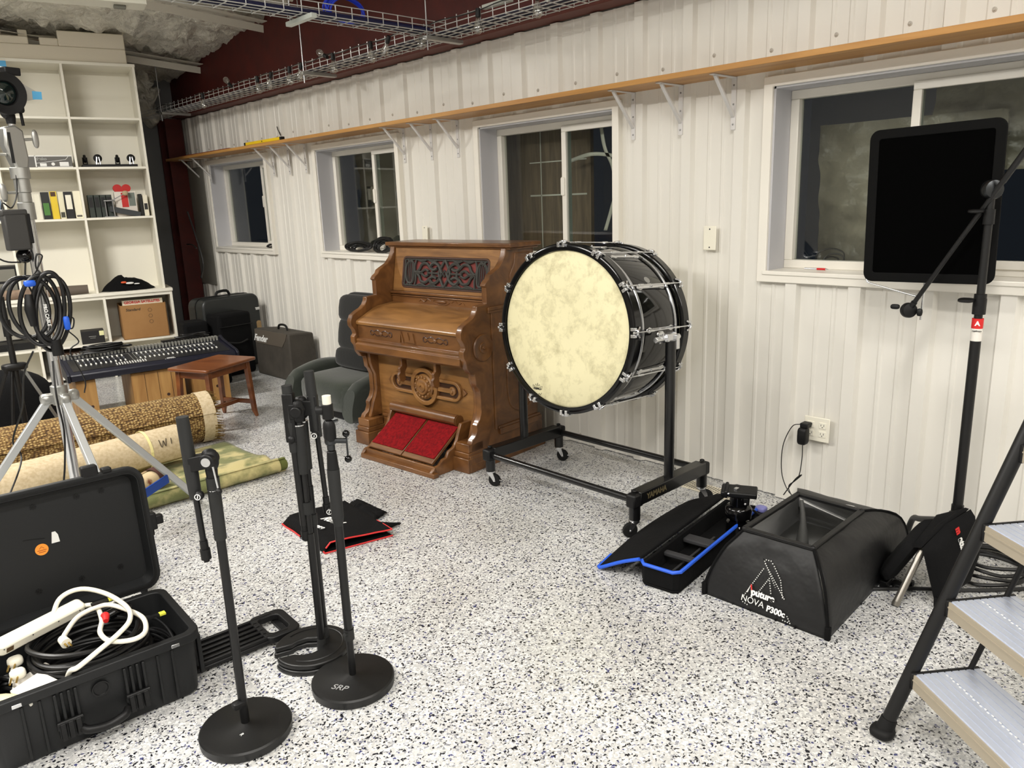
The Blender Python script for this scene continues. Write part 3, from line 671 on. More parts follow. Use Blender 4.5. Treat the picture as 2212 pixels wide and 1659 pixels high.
# side profile of the two end panels
def arc(cx, cz, r, a0, a1, n=6, ry=None): return [(cx+r*math.cos(math.radians(a0+(a1-a0)*i/n)), cz+(ry or r)*math.sin(math.radians(a0+(a1-a0)*i/n))) for i in range(n+1)]
low = [(.66,.0),(0,0),(0,.085),(.018,.10),(.018,.155),(.035,.185),(.06,.20),(.075,.235),(.072,.26),(.085,.275),(.10,.29)]+[(.115,.33),(.115,.44),(.10,.475),(.085,.49)]
arm = [(.08,.53),(.075,.56),(.045,.565),(.02,.60),(.012,.64),(-.005,.665),(-.004,.70),(.012,.715),(.005,.74),(-.018,.77),(-.02,.80),(-.002,.835),(.035,.855),(.075,.87),(.10,.89),(.115,.915),(.118,.935)]
up = [(.20,.94),(.20,1.03),(.185,1.04),(.20,1.06),(.225,1.075),(.235,1.095),(.265,1.11),(.31,1.13),(.345,1.165),(.365,1.20),(.375,1.235)]
side = low+arm+up+[(.62,1.235),(.62,.17),(.66,.155)]
for y0, nm in ((0.0,'side_panel'),(.965,'side_panel')):
    b = B(OG); b.prism(side, -.038, 0, XZ(y0)); s_ = b.o(nm, ow, t, bev=.004, seg=2)
# recessed rosette and routed groove on the visible side
b = B(OG); X = fr((.15,-.003,.70),(1,0,0),(0,0,1))
for r0, r1, h in ((.078,.066,.008),(.066,.03,.003),(.034,.022,.009),(.012,.0,.012)): b.lathe([(r0,0),(r0-.004,h),((r0+r1)/2,h),(r1 if r1 else 0,h*.6)], X @ Matrix.Rotation(0,4,'X'), 28)
b.o('rosette', ow, t)
b = B(OG)
b.tube([OG.inverted() @ (OG @ Vector(p)) for p in [(.42,-.001,.28),(.36,-.001,.34),(.35,-.001,.5),(.37,-.001,.58),(.5,-.001,.60),(.56,-.001,.5),(.57,-.001,.34),(.5,-.001,.27)]], .006, 6, closed=True, k=5)
b.tube([(.40,-.001,1.02),(.40,-.001,1.08),(.44,-.001,1.14),(.45,-.001,1.20),(.58,-.001,1.20),(.58,-.001,1.02)], .005, 6, closed=True)
b.box(.20,-.012,.90,.625,.0,.92); b.box(.20,-.008,.885,.625,.0,.90); b.box(.26,-.014,.165,.64,0,.20); b.box(.25,-.009,.20,.63,0,.215); b.box(.225,-.006,.20,.245,0,.90)
b.o('side_moulding', ow, t, bev=.003)
b = B(OG); b.box(0,-.010,.0,.66,-.0005,.10); b.box(.0,-.014,.0,.67,-.0005,.05); b.o('plinth', ow, t, bev=.003)
# front feet blocks
b = B(OG)
for y0, y1 in ((-.012,.12),(.88,1.012)):
    b.box(-.02,y0,0,.14,y1,.085); b.box(-.008,y0+.008,.085,.13,y1-.008,.115); b.box(.0,y0+.012,.115,.12,y1-.012,.165)
b.o('foot_block', ow, t, bev=.004)
b = B(OG)
for y0 in (.036,.934): b.prism([(.16,.165),(.05,.165),(.065,.2),(.085,.26),(.105,.30),(.118,.34),(.118,.44),(.10,.48),(.085,.52),(.08,.60),(.16,.60)], -.026, 0, XZ(y0))
b.o('front_pilaster', ow, t, bev=.005)
# knee board
b = B(OG); b.box(.15,.04,.10,.17,.96,.60); b.o('knee_board', owl, t)
b = B(OG); b.box(.12,.10,.165,.155,.90,.185); b.box(.135,.10,.185,.155,.90,.20)
for y0, y1 in ((.10,.17),(.72,.90)): b.box(.06,y0,.0,.15,y1,.10) if 0 else None
apr = [(.10,.165),(.10,.03),(.14,.045),(.17,.075),(.25,.08),(.72,.08),(.80,.065),(.88,.02),(.90,.02),(.90,.165)]
b.prism(apr, .125, .15, YZ)
b.o('base_rail', ow, t, bev=.003)
# treadle housing
b = B(OG); b.tube([(.075,.155,.268),(.075,.73,.268)], .031, 16); b.box(.06,.155,.26,.10,.73,.285); b.tube([(.085,.15,.262),(.085,.165,.262)], .034, 16); b.tube([(.085,.72,.262),(.085,.735,.262)], .034, 16)
b.o('treadle_roller', ow, t)
b = B(OG)
for y in (.11,.72): b.prism([(-.19,.0),(-.19,.03),(-.165,.055),(-.13,.06),(-.1,.085),(-.07,.09),(-.05,.12),(-.01,.135),(.02,.17),(.04,.22),(.06,.26),(.14,.26),(.14,.04),(.06,.035),(.0,.0)], -.022, 0, XZ(y))
b.box(-.195,.09,.0,-.155,.74,.028); b.box(-.168,.11,.02,-.15,.72,.058)
b.o('treadle_frame', ow, t, bev=.004)
red_v = mat('red_carpet', (134,14,20), .95, bump=(160,.9,.004), var=(60,(100,8,14)), spec=.2)
for y0, y1 in ((.142,.402),(.412,.70)):
    b = B(OG); b.bar((-.155,(y0+y1)/2,.068),(.08,(y0+y1)/2,.226), y1-y0, .02, (0,1,0)) if 0 else None
    X = fr((-.155,(y0+y1)/2,.068),(.235,0,.158),(0,1,0))
    b.box(0,-(y1-y0)/2,-.012,.283,(y1-y0)/2,.006,0,X); tr_ = b.o('treadle', ow, t, bev=.003)
    b = B(OG); b.box(.03,-(y1-y0)/2+.004,.0065,.278,(y1-y0)/2-.004,.013,0,X); b.o('carpet_pad', red_v, tr_, bev=.004)
# carved slot ornament on the knee board
ys, zc = .485, .415
def stadium(hw, r, r2=None, n=10):
    return [(ys+hw+r*math.cos(math.radians(a)), zc+r*math.sin(math.radians(a))) for a in [-90+180*i/n for i in range(n+1)]]+[(ys-hw+r*math.cos(math.radians(a)), zc+r*math.sin(math.radians(a))) for a in [90+180*i/n for i in range(n+1)]]
b = B(OG); b.ring(stadium(.25,.062), stadium(.25,.043), .128, .15, YZ); b.ring(circ(.118,32,ys,zc), circ(.09,32,ys,zc), .122, .15, YZ); o_ = b.o('slot_moulding', owl, t, bev=.003)
B(OG).prism(stadium(.25,.043), .146, .1495, YZ).o('slot_recess', owd, t)
B(OG).prism(circ(.09,32,ys,zc), .138, .146, YZ).o('disc_recess', owd, t)
b = B(OG); b.box(.128,ys-.245,zc-.013,.146,ys+.245,zc+.013)
for dy in (-.235,.235): b.lathe([(.027,0),(.027,.012),(.015,.016),(.012,.024),(0,.026)], fr((.146,ys+dy,zc),(0,1,0),(0,0,-1)) @ Matrix.Rotation(PI,4,'X') @ Matrix.Rotation(PI,4,'X'), 18)
b.o('cross_bar', owl, t, bev=.002)
XD = fr((.138,ys,zc),(0,0,1),(0,1,0))
b = B(OG); b.lathe([(.078,0),(.078,.012),(.07,.02),(.052,.02),(.05,.03),(.046,.034),(.03,.030),(.028,.036),(.012,.038),(.008,.03),(0,.03)], XD, 36)
for k in range(14):
    a = 2*PI*k/14; c = XD @ Vector((.062*math.cos(a), .062*math.sin(a), .023)); b.sph(c, .0085, 8)
b.o('wheel_rosette', owl, t)
b = B(OG)
for yy, sgn in ((.225,-1),(.745,1)):
    pass
b.prism([(.20-.03,.415),(.165,.44),(.135,.415),(.165,.39)], .138,.15, YZ)
b.prism([(.83,.415),(.81,.44),(.785,.415),(.81,.39)], .138,.15, YZ)
b.o('diamond', ow, t, bev=.002)
# knee swells hanging below the key slip
for yy in (.30,.60):
    b = B(OG); b.prism([(.06,.60),(.06,.545),(.04,.53),(.045,.505),(.03,.49),(.04,.455),(.07,.44),(.09,.455),(.085,.50),(.105,.53),(.10,.60)], -.02, 0, XZ(yy)); b.o('knee_swell', ow, t, bev=.004)
# key slip mouldings and drawer front
b = B(OG); Yw = (.038,.962)
b.prism([(.02,.60),(-.0,.615),(-.0,.655),(.012,.665),(.008,.68),(.02,.69),(.06,.69),(.06,.60)], 0, .924, Matrix(((1,0,0,0),(0,0,1,.038),(0,1,0,0),(0,0,0,1))))
b.o('key_slip', ow, t, bev=.002)
B(OG).box(.03,.038,.69,.05,.962,.775).o('carved_panel', ow, t)
b = B(OG)
def scroll(cy, cz, sc_=1., s=1):
    pts = [(cy+s*x*sc_, cz+z*sc_) for x, z in ((.0,.0),(.02,.016),(.045,.018),(.07,.008),(.085,.016),(.10,.008),(.098,-.010),(.082,-.014),(.066,-.004),(.045,-.014),(.02,-.012))]
    b.tube([(.0285,y,z) for y, z in pts], .0032, 5, closed=True, k=4)
for cy in (.255,.735):
    scroll(cy,.733,1.,1); scroll(cy,.733,1.,-1)
b.o('carved_groove', owd, t)
b = B(OG)
for cy in (.255,.735): b.sph((.03,cy,.733),.014,14)
b.prism([(.515,.705),(.50,.76),(.485,.76),(.47,.71),(.455,.755),(.44,.76),(.425,.70)], .022,.03, YZ); b.tube([(.026,.56,.70),(.026,.545,.76),(.026,.53,.70)],.006,6)
b.o('carved_boss', ow, t)
# lid and desk
b = B(OG); lid = [(.02,.775),(.016,.79),(.022,.80),(.16,.862),(.20,.872),(.33,.884),(.33,.868),(.2,.855),(.16,.845),(.05,.785),(.05,.775)]
b.prism(lid, 0, .924, Matrix(((1,0,0,0),(0,0,1,.038),(0,1,0,0),(0,0,0,1)))); b.o('key_lid', owl, t, bev=.002)
b = B(OG); b.box(.325,.038,.87,.345,.962,.945); b.box(.31,.038,.94,.345,.962,.955); b.box(.316,.038,.925,.33,.962,.933); b.o('back_rail', ow, t, bev=.003)
b = B(OG); b.tube([(.324,.5+.07*math.cos(a),.905+.018*math.sin(a)) for a in [2*PI*i/24 for i in range(24)]], .003, 5, closed=True); b.sup((.322,.5,.905),(.012,.09,.02),.8,14)
for s in (-1,1): b.tube([(.324,.5+s*.09,.905),(.323,.5+s*.12,.918),(.323,.5+s*.15,.900),(.323,.5+s*.18,.912),(.323,.5+s*.2,.9)], .003, 5, k=4)
b.o('carved_spray', ow, t)
# music desk: frame with fretwork grille over red cloth; slopes back
P0 = Vector((.345,0,.955)); P1 = Vector((.395,0,1.235))
MD = fr((.345,.5,.955),(0,-1,0),(.05,0,.28)); Hh = (P1-P0).length
def mdx(d): return MD @ Matrix.Translation((0,0,d))
b = B(OG); inner = rrect(.76,.20,.03,4,0,.120); outer = rrect(.924,Hh,.004,4,0,Hh/2)
b.ring(outer, inner, -.012, .008, MD); b.o('music_desk', owl, t, bev=.002)
b = B(OG); b.ring(rrect(.76,.20,.03,4,0,.120), rrect(.735,.176,.02,4,0,.120), -.006, .010, MD); b.o('grille_moulding', owd, t, bev=.002)
B(OG).prism(rrect(.75,.19,.02,4,0,.120), -.012, -.009, MD).o('grille_cloth', mat('faded_red_cloth', (120,56,52), .9, bump=(200,.3)), t)
fret = mat('fretwork_grey', (52,51,47), .7)
b = B(OG)
def ft(pts, r=.006, closed=False, k=5): b.tube([MD @ Vector((x*1.08, y*1.05+.120, .001)) for x, y in pts], r*1.25, 6, closed=closed, k=k)
for s in (-1,1):
    ft([(s*.335,-.08),(s*.335,.08)], .005, k=0); ft([(s*.245,-.08),(s*.238,-.03),(s*.252,.03),(s*.24,.08)], .006)
    ft([(s*.27,.06),(s*.315,.055),(s*.328,.0),(s*.31,-.055),(s*.268,-.06),(s*.258,0)], .007, True)
    for dx in (.275,.29,.305): ft([(s*dx,-.075),(s*dx,.075)], .0035, k=0)
    ft([(s*.28,.08),(s*.30,.06),(s*.32,.08)], .005); ft([(s*.28,-.08),(s*.30,-.06),(s*.32,-.08)], .005)
    for q in (-1,1):
        ft([(s*.02,q*.0),(s*.05,q*.045),(s*.09,q*.06),(s*.12,q*.035),(s*.09,q*.02),(s*.06,q*.03)], .009)
        ft([(s*.12,q*.03),(s*.15,q*.055),(s*.19,q*.05),(s*.21,q*.02),(s*.235,0)], .008)
        ft([(s*.06,q*.08),(s*.10,q*.066),(s*.14,q*.08)], .006); ft([(s*.15,q*.08),(s*.19,q*.068),(s*.23,q*.078)], .006)
        ft([(s*.13,q*.01),(s*.16,q*.02),(s*.19,q*.005)], .007)
    ft([(0,.08),(s*.02,.05),(s*.045,0),(s*.02,-.05),(0,-.08)], .008); ft([(s*.10,-.018),(s*.10,.018)], .007, k=0)
    ft([(s*.045,0),(s*.10,.0),(s*.14,.0)], .006, k=0); ft([(s*.19,.0),(s*.245,.0)], .009, k=0)
ft([(-.012,0),(0,.018),(.012,0),(0,-.018)], .005, True, 0)
for z_ in (-.078,.078): ft([(-.34,z_),(.34,z_)], .0045, k=0)
b.o('fretwork', fret, t, bev=0)
# top board and carcass back
b = B(OG); b.box(.365,-.045,1.237,.64,1.045,1.262); b.box(.378,-.03,1.225,.63,1.03,1.2375); b.o('top_board', ow, t, bev=.005)
b = B(OG); b.box(.60,.0,.02,.615,.965,1.235); b.box(.34,.0,.87,.6,.96,.885); b.o('carcass', ow, t)
# ------------------------------------------------------------------ bass drum and its stand
DC = Vector((-.80,2.43,.893)); DA = (Vector((-.345,2.46,.861))-DC); DL = DA.length; DR = .395
DM = fr(DC, (0,1,0), (0,0,1))
ax = DA.normalized(); yx = Vector((0,0,1)); yx = (yx-ax*yx.dot(ax)).normalized(); xx = yx.cross(ax)
DM = Matrix.Identity(4)
for i in range(3): DM[i][0] = xx[i]; DM[i][1] = yx[i]; DM[i][2] = ax[i]; DM[i][3] = DC[i]
t = thing('bass_drum', 'large black concert bass drum with a cream skin head held upright in its stand', 'drum', (-.59,2.445,.47))
def dp(a, r, z): return DM @ Vector((r*math.cos(a), r*math.sin(a), z))
def lath(prof, name, m, parent=None, n=96, ang=40):
    b = B(); b.lathe(prof, DM, n, cap=False); return b.o(name, m, parent or t, ang=ang)
lath([(.378,.045),(.383,.06),(.383,DL-.06),(.378,DL-.045)], 'shell', mat('black_lacquer', (4,4,5), .07, spec=.5), ang=60)
lath([(.372,.0),(.372,-.004),(.395,-.006),(.404,0),(.404,.045),(.398,.05),(.384,.05),(.384,.012),(.372,.0)], 'hoop', black_gloss)
lath([(.384,DL-.05),(.398,DL-.05),(.404,DL-.045),(.404,DL),(.395,DL+.006),(.372,DL+.004),(.372,DL-.02)], 'hoop', black_gloss)
for z0 in (.088,DL-.088): lath([(.383,z0-.008),(.3865,z0-.006),(.3875,z0),(.3865,z0+.006),(.383,z0+.008)], 'shell_trim', mat('trim_chrome', (190,192,196), .22, 1.))
skin = mat('drum_skin', (236,226,176), .55, spec=.3); N, L, b_ = nodes(skin)
tc = N.new('ShaderNodeTexCoord'); n1 = N.new('ShaderNodeTexNoise'); n1.inputs['Scale'].default_value = 12; n1.inputs['Detail'].default_value = 9; n1.inputs['Roughness'].default_value = .72; n1.inputs['Distortion'].default_value = .25
r1 = N.new('ShaderNodeValToRGB'); e = r1.color_ramp.elements; e[0].position = .47; e[0].color = lin((224,217,178)); e[1].position = .68; e[1].color = lin((188,180,142))
L.new(tc.outputs['Object'], n1.inputs['Vector']); L.new(n1.outputs['Fac'], r1.inputs['Fac']); L.new(r1.outputs['Color'], b_.inputs['Base Color'])
b = B(); b.lathe([(0,.004),(.2,.004),(.366,.004),(.373,.009)], DM, 96, cap=False); b.o('front_head', skin, t, ang=60)
b = B(); b.lathe([(0,DL-.004),(.373,DL-.006)], DM, 96, cap=False); b.o('back_head', skin, t)
# maker's mark at the bottom left of the skin: small crown over a word
ink = mat('ink_black', (40,38,30), .6)
MK = DM @ Matrix.Translation((.0,0,.0028)) @ Matrix(((1,0,0,0),(0,1,0,0),(0,0,-1,0),(0,0,0,1)))
ym = .06; zm = -.318
b = B()
def dm2(x, y): return DM @ Vector((-x, y, .0035))     # head is seen from -z, so x is mirrored
# determine screen-left: local +x of the head
sgn = 1 if (DM @ Vector((1,0,0))).y > DC.y else -1
cxk = .16*sgn
cr = [(-.028,-.008),(-.030,.010),(-.018,.004),(-.012,.016),(-.004,.006),(0,.022),(.004,.006),(.012,.016),(.018,.004),(.030,.010),(.028,-.008)]
b.tube([DM @ Vector((cxk+x, zm+.018+y, .0032)) for x, y in cr], .0011, 4, closed=True)
b.tube([DM @ Vector((cxk+x, zm+.002+y-.008, .0032)) for x, y in ((-.028,0),(-.020,-.012),(-.012,-.004),(-.004,-.014),(.004,-.006),(.012,-.014),(.02,-.006),(.028,0))], .0011, 4)
b.o('head_logo', ink, t)
text('head_print', 'REMO', .017, fr(DM @ Vector((cxk, zm+.012, .0030)), xx*(-1 if sgn > 0 else 1)*1.0 if False else (Vector((0,-1,0))-ax*Vector((0,-1,0)).dot(ax)), yx), ink, t, .0004)
# lugs, tension rods and claws
for k in range(12):
    a = 2*PI*k/12+math.radians(27)
    rd = dp(a,1,0)-dp(a,0,0); tg = dp(a+PI/2,1,0)-dp(a+PI/2,0,0)
    b = B(); b.cyl(dp(a,.408,-.012), dp(a,.408,DL+.012), .0033, n=8); rod = b.o('tension_rod', chrome, t)
    for z0, s in ((-.004,1),(DL+.004,-1)):
        b = B(); X = fr(dp(a,.398,z0), tg, rd)
        b.box(-.022,-.012,-.005 if s > 0 else -.012,-.008,.012,.012 if s > 0 else .005,0,X); b.box(.008,-.012,-.005 if s > 0 else -.012,.022,.012,.012 if s > 0 else .005,0,X)
        b.tube([dp(a-.055,.407,z0+s*.030), dp(a-.035,.412,z0+s*.012), dp(a,.414,z0+s*.004), dp(a+.035,.412,z0+s*.012), dp(a+.055,.407,z0+s*.030)], .0055, 6, k=3)
        b.cyl(dp(a,.408,z0-s*.018), dp(a,.408,z0-s*.002), .006, n=8)
        b.o('claw', chrome, t, bev=.0015)
    b = B(); Lz = .115
    b.sup(dp(a,.392,DL/2), (.01,.01,.01), 1, 8)
    X = fr(dp(a,.386,DL/2), ax, tg)
    b.box(-Lz,-.007,-.001 if 0 else -.003,Lz,.007,.012,0,X)
    for s in (-1,1):
        b.prism([(s*Lz*.62,-.008),(s*Lz*.8,-.014),(s*Lz,-.006),(s*Lz*1.02,.006),(s*Lz*.8,.014),(s*Lz*.62,.008)], -.002, .024, X)
        b.cyl(dp(a,.408,DL/2+s*Lz*.75), dp(a,.408,DL/2+s*Lz*1.15), .0055, n=8)
    b.o('lug', mat('lug_chrome_%d' % k, (225,226,228), .24, 1.) if k == 0 else bpy.data.materials['lug_chrome_0'], t, bev=.002)
# badge on the shell
a = math.atan2(.62, (-1 if sgn > 0 else 1)*.80)
X = fr(dp(a,.3835,DL/2+.005), ax, dp(a+PI/2,1,0)-dp(a+PI/2,0,0))
b = B(); b.box(-.016,.012,0,.016,.026,.001,0,X); b.lathe([(.017,0),(.017,.0012),(0,.0014)], X @ Matrix.Translation((0,-.007,0)) @ Matrix.Scale(1.2,4,(1,0,0)), 24); b.o('badge', print_grey, t)

# stand
t = thing('drum_stand', 'black steel wheeled stand frame carrying the bass drum', 'stand', (-.59,2.5,0))
tm = mat('stand_black', (13,13,14), .33, .2, coat=.3)
y0, y1, xa, xb = 1.965, 2.93, -.86, -.32
for y in (y0, y1):
    b = B(); b.box(xa+.01,y-.03,.155,xb-.01,y+.03,.215); b.o('side_beam', tm, t, bev=.004)
    b = B()
    for x in (xa,xb): b.box(x-.035,y-.026,.145,x+.035,y+.026,.21); b.cyl((x,y,.215),(x,y,.225),.012,n=10)
    b.o('end_cap', black_plastic, t, bev=.01)
for x in (xa,xb):
    b = B(); b.cyl((x,y0,.175),(x,y1,.175),.0165,n=20); b.o('cross_tube', tm, t)
for y in (y0, y1):
    b = B(); b.cyl((-.60,y,.21),(-.60,y,.862),.0235,n=24); p_ = b.o('upright', tm, t)
    b = B(); s = 1 if y == y0 else -1
    b.box(-.635,y-.012,.86,-.57,y+.02,.895); b.tube([(-.70,y+s*.012,.875),(-.52,y+s*.012,.868)], .013, 10); b.box(-.66,y+s*.02-.006,.852,-.60,y+s*.02+.006,.888); b.box(-.585,y-.022,.82,-.56,y-.006,.885)
    b.sup((-.68,y,.905),(.05,.012,.02),.8,12); b.cyl((-.655,y,.875),(-.655,y,.905),.004,n=8)
    b.o('pivot_clamp', chrome, t, bev=.002)
def caster(x, y, ang):
    X = rotz((x,y,0), ang)
    b = B(X); b.cyl((0,0,.085),(0,0,.15),.026,n=20); c = b.o('caster_stem', tm, t)
    b = B(X); b.lathe([(.021,.072),(.023,.078),(.021,.086)], n=20); b.prism([(-.02,.074),(.02,.074),(.03,.05),(.032,.03),(.022,.028),(.0,.06)], -.015, -.0125, Matrix(((1,0,0,0),(0,0,-1,0),(0,1,0,0),(0,0,0,1)))); b.prism([(-.02,.074),(.02,.074),(.03,.05),(.032,.03),(.022,.028),(.0,.06)], .0125, .015, Matrix(((1,0,0,0),(0,0,-1,0),(0,1,0,0),(0,0,0,1))))
    b.cyl((.025,-.02,.035),(.025,.02,.035),.004,n=8); b.bar((.02,0,.05),(.062,0,.038),.016,.004); b.o('caster_fork', chrome, c)
    b = B(X); b.lathe([(0,-.011),(.022,-.011),(.033,-.009),(.035,-.004),(.035,.004),(.033,.009),(.022,.011),(0,.011)], fr((.022,0,.035),(1,0,0),(0,0,1)), 24); b.o('caster_wheel', rubber, c)
caster(xa,y0,150); caster(xb,y0,-60); caster(xa,y1,-70); caster(xb,y1,-70)
text('stand_lettering', 'YAMAHA', .036, fr((-.735,y0-.0305,.185),(1,0,0),(0,0,1)), mat('lettering_brass', (92,82,56), .6), t, .0012)
# white floor register behind the stand
t = thing('floor_register', 'cream slotted floor vent in front of the wall behind the drum stand caster', 'vent', (-.155,1.98,0), 0)
VG = rotz((-.165,1.99,0), -2)
b = B(VG); b.box(-.055,-.17,.0005,.055,.17,.006); b.o('vent_frame', mat('vent_cream', (214,206,186), .45), t, bev=.002)
b = B(VG)
for i in range(22):
    yy = -.15+.0143*i; b.box(-.042,yy,.0058,-.003,yy+.005,.0068); b.box(.003,yy,.0058,.042,yy+.005,.0068)
b.o('vent_slots', mat('vent_dark', (70,66,56), .7), t)
# ------------------------------------------------------------------ armchair
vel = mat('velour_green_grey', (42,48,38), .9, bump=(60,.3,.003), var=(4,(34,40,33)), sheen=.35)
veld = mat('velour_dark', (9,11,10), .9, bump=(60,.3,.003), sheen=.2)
t = thing('armchair', 'dark grey-green velour reclining armchair in the corner behind the pump organ', 'armchair', (-.42,4.87,0), 3)
AC = WM['armchair']     # local x = toward the wall (depth), y = width
b = B(AC); b.sup((-.08,0,.20),(.56,.66,.20),.45,28); b.o('seat', vel, t, ang=80)
b = B(AC); b.sup((-.25,0,.175),(.20,.66,.23),.5,24); b.o('footrest', vel, t, ang=80)
for s in (1,-1):
    b = B(AC)
    def armf(u, v, s=s):
        a = 2*PI*u; k = v
        x = -.37+.68*k; zt = .30+.055*math.sin(PI*min(1,k*1.15))-.10*max(0,k-.75)*2
        if k < .05: zt = .27
        w = .062+.012*math.sin(PI*k)
        z = (zt+.04)/2+((zt-.04)/2)*math.copysign(abs(math.sin(a))**.6, math.sin(a))
        return (x-.03*math.sin(z*14)*(1-k), s*.385+w*math.copysign(abs(math.cos(a))**.6, math.cos(a)), z)
    b.grid(armf, 24, 18, cu=True); b.add([armf(i/24,0) for i in range(24)], [tuple(range(24))]); b.add([armf(i/24,1) for i in range(24)], [tuple(range(24))]); b.o('armrest', vel, t, ang=80)
b = B(AC)
TB = AC @ Matrix.Translation((.05,.03,.30)) @ Matrix.Rotation(math.radians(10), 4, 'Y')
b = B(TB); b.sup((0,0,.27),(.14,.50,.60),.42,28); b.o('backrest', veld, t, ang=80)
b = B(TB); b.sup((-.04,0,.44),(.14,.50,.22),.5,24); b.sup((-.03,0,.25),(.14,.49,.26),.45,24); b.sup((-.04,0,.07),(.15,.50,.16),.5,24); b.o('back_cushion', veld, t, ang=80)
b = B(AC); b.box(-.28,-.30,.0,.3,.30,.07); b.o('base', black_plastic, t, bev=.01)

# ------------------------------------------------------------------ amplifier under a fabric cover
t = thing('guitar_amplifier', 'boxy guitar amplifier under a brownish grey fabric cover with a silver script logo', 'amplifier', (-.19,6.49,0), 0)
amp_c = mat('amp_cover', (66,61,54), .75, bump=(8,.5,.02), var=(7,(54,50,44)))
AM = rotz((-.33,6.13,0), 2)
b = B(AM)
def ampf(p): return p
b.prism([(0,0),(.27,0),(.25,.41),(.03,.43),(.0,.42)], -.62, 0, Matrix(((1,0,0,0),(0,0,-1,0),(0,1,0,0),(0,0,0,1))))
b.o('fabric_cover', amp_c, t, bev=.015, seg=3)
b = B(AM); b.prism([(.05,.424),(.60,.424),(.60,.33),(.33,.245),(.05,.33)] if 0 else [(.02,.425),(.60,.425),(.60,.30),(.12,.30),(.05,.37)], -.004, -.001, Matrix(((0,0,1,0),(1,0,0,0),(0,1,0,0),(0,0,0,1)))); b.o('flap', mat('amp_flap', (84,76,66), .75), t)
text('amp_logo', 'Fender', .085, AM @ fr((-.006,.50,.345),(0,-1,0),(0,0,1)), print_white, t, .003, shear=.5)
b = B(AM); b.tube([(.11,.36,.43),(.11,.34,.465),(.11,.27,.475),(.11,.22,.465),(.11,.20,.43)], .010, 8, k=4); b.o('carry_handle', black_plastic, t)
# hard cases leaning at the far end
case_m = mat('case_vinyl_dark', (30,33,33), .4, bump=(120,.25))
t = thing('hard_case', 'big rounded grey hard case with top handle and silver latch by the wall', 'case', (-.25,7.45,0), -6)
HC = rotz((-.17,7.22,0), 12)
b = B(HC); b.prism(rrect(.62,.70,.08,5,-.26,.36), -.12, .12, Matrix(((1,0,0,0),(0,0,-1,0),(0,1,0,0),(0,0,0,1)))); b.o('case_body', case_m, t, bev=.02, seg=3)
b = B(HC); b.tube([(-.34,0,.715),(-.32,0,.75),(-.22,0,.755),(-.19,0,.715)], .013, 8, k=3); b.o('carry_handle', black_plastic, t)
b = B(HC); b.box(-.01,-.128,.545,.04,-.119,.572); b.o('latch', chrome, t, bev=.003)
b = B(HC); b.prism(rrect(.05,.16,.02,4,0,0), 0, .004, fr((.015,-.1205,.36),(1,0,0),(0,0,1))); b.o('tan_tag', mat('tan_tag', (170,140,96), .6), t)
B(HC).ring(rrect(.63,.71,.085,5,-.26,.36), rrect(.60,.68,.07,5,-.26,.36), -.006, .006, Matrix(((1,0,0,0),(0,0,-1,0),(0,1,0,0),(0,0,0,1)))).o('seam', black_plastic, t)
def softcase(name, x, y, deg, w, d, h, lb, m=None):
    t = thing(name, lb, 'case', (x,y,0), deg); X = rotz((x,y,0), deg)
    b = B(X); b.box(-w/2,-d/2,0,w/2,d/2,h); b.o('case_body', m or black_cloth, t, bev=.03, seg=3)
    b = B(X); b.tube([(-w/2-.002,-d/2-.004,h*.8),(w/2,-d/2-.004,h*.8)], .005, 6); b.tube([(-.1,-d/2-.006,h*.55),(0,-d/2-.03,h*.52),(.1,-d/2-.006,h*.55)], .010, 6, k=4); b.o('zip_and_handle', black_plastic, t)
    return t
softcase('equipment_case', -.50,6.93,8,.34,.22,.58,'black fabric equipment case standing in front of the rounded hard case')
softcase('equipment_case', -.80,7.02,-8,.22,.26,.53,'black fabric case standing beside the bookcase at the foot of the red column')
softcase('equipment_case', -.80,6.66,-13,.26,.2,.40,'low black case directly behind the right end of the mixing desk')

# ------------------------------------------------------------------ wooden stool
st = wood('stool_mahogany', (92,48,22), (130,76,38), (12, 2, 12), rough=.35, coat=.3)
STG = rotz((-1.315,5.37,0), 24)
t = thing('stool', 'low reddish-brown wooden stool with tapered legs in front of the mixing desk', 'stool', (-1.315,5.37,0), 24)
b = B(STG); b.prism(rrect(.50,.36,.02), .425, .447); b.o('seat', st, t, bev=.006)
b = B(STG); b.box(-.20,-.14,.37,.20,-.122,.425); b.box(-.20,.122,.37,.20,.14,.425); b.box(-.20,-.13,.37,-.183,.13,.425); b.box(.183,-.13,.37,.20,.13,.425); b.o('apron', st, t, bev=.002)
for sx in (-1,1):
    for sy in (-1,1):
        b = B(STG); b.tube([(sx*.215,sy*.155,0),(sx*.205,sy*.145,.05),(sx*.19,sy*.13,.425)], [.013,.021,.025], 4); b.o('leg', st, t, bev=.003, ang=30)
b = B(STG); b.box(-.20,-.012,.10,.20,.012,.13); b.box(-.215,-.14,.10,-.19,.14,.13); b.box(.19,-.14,.10,.215,.14,.13); b.o('stretcher', st, t, bev=.003)

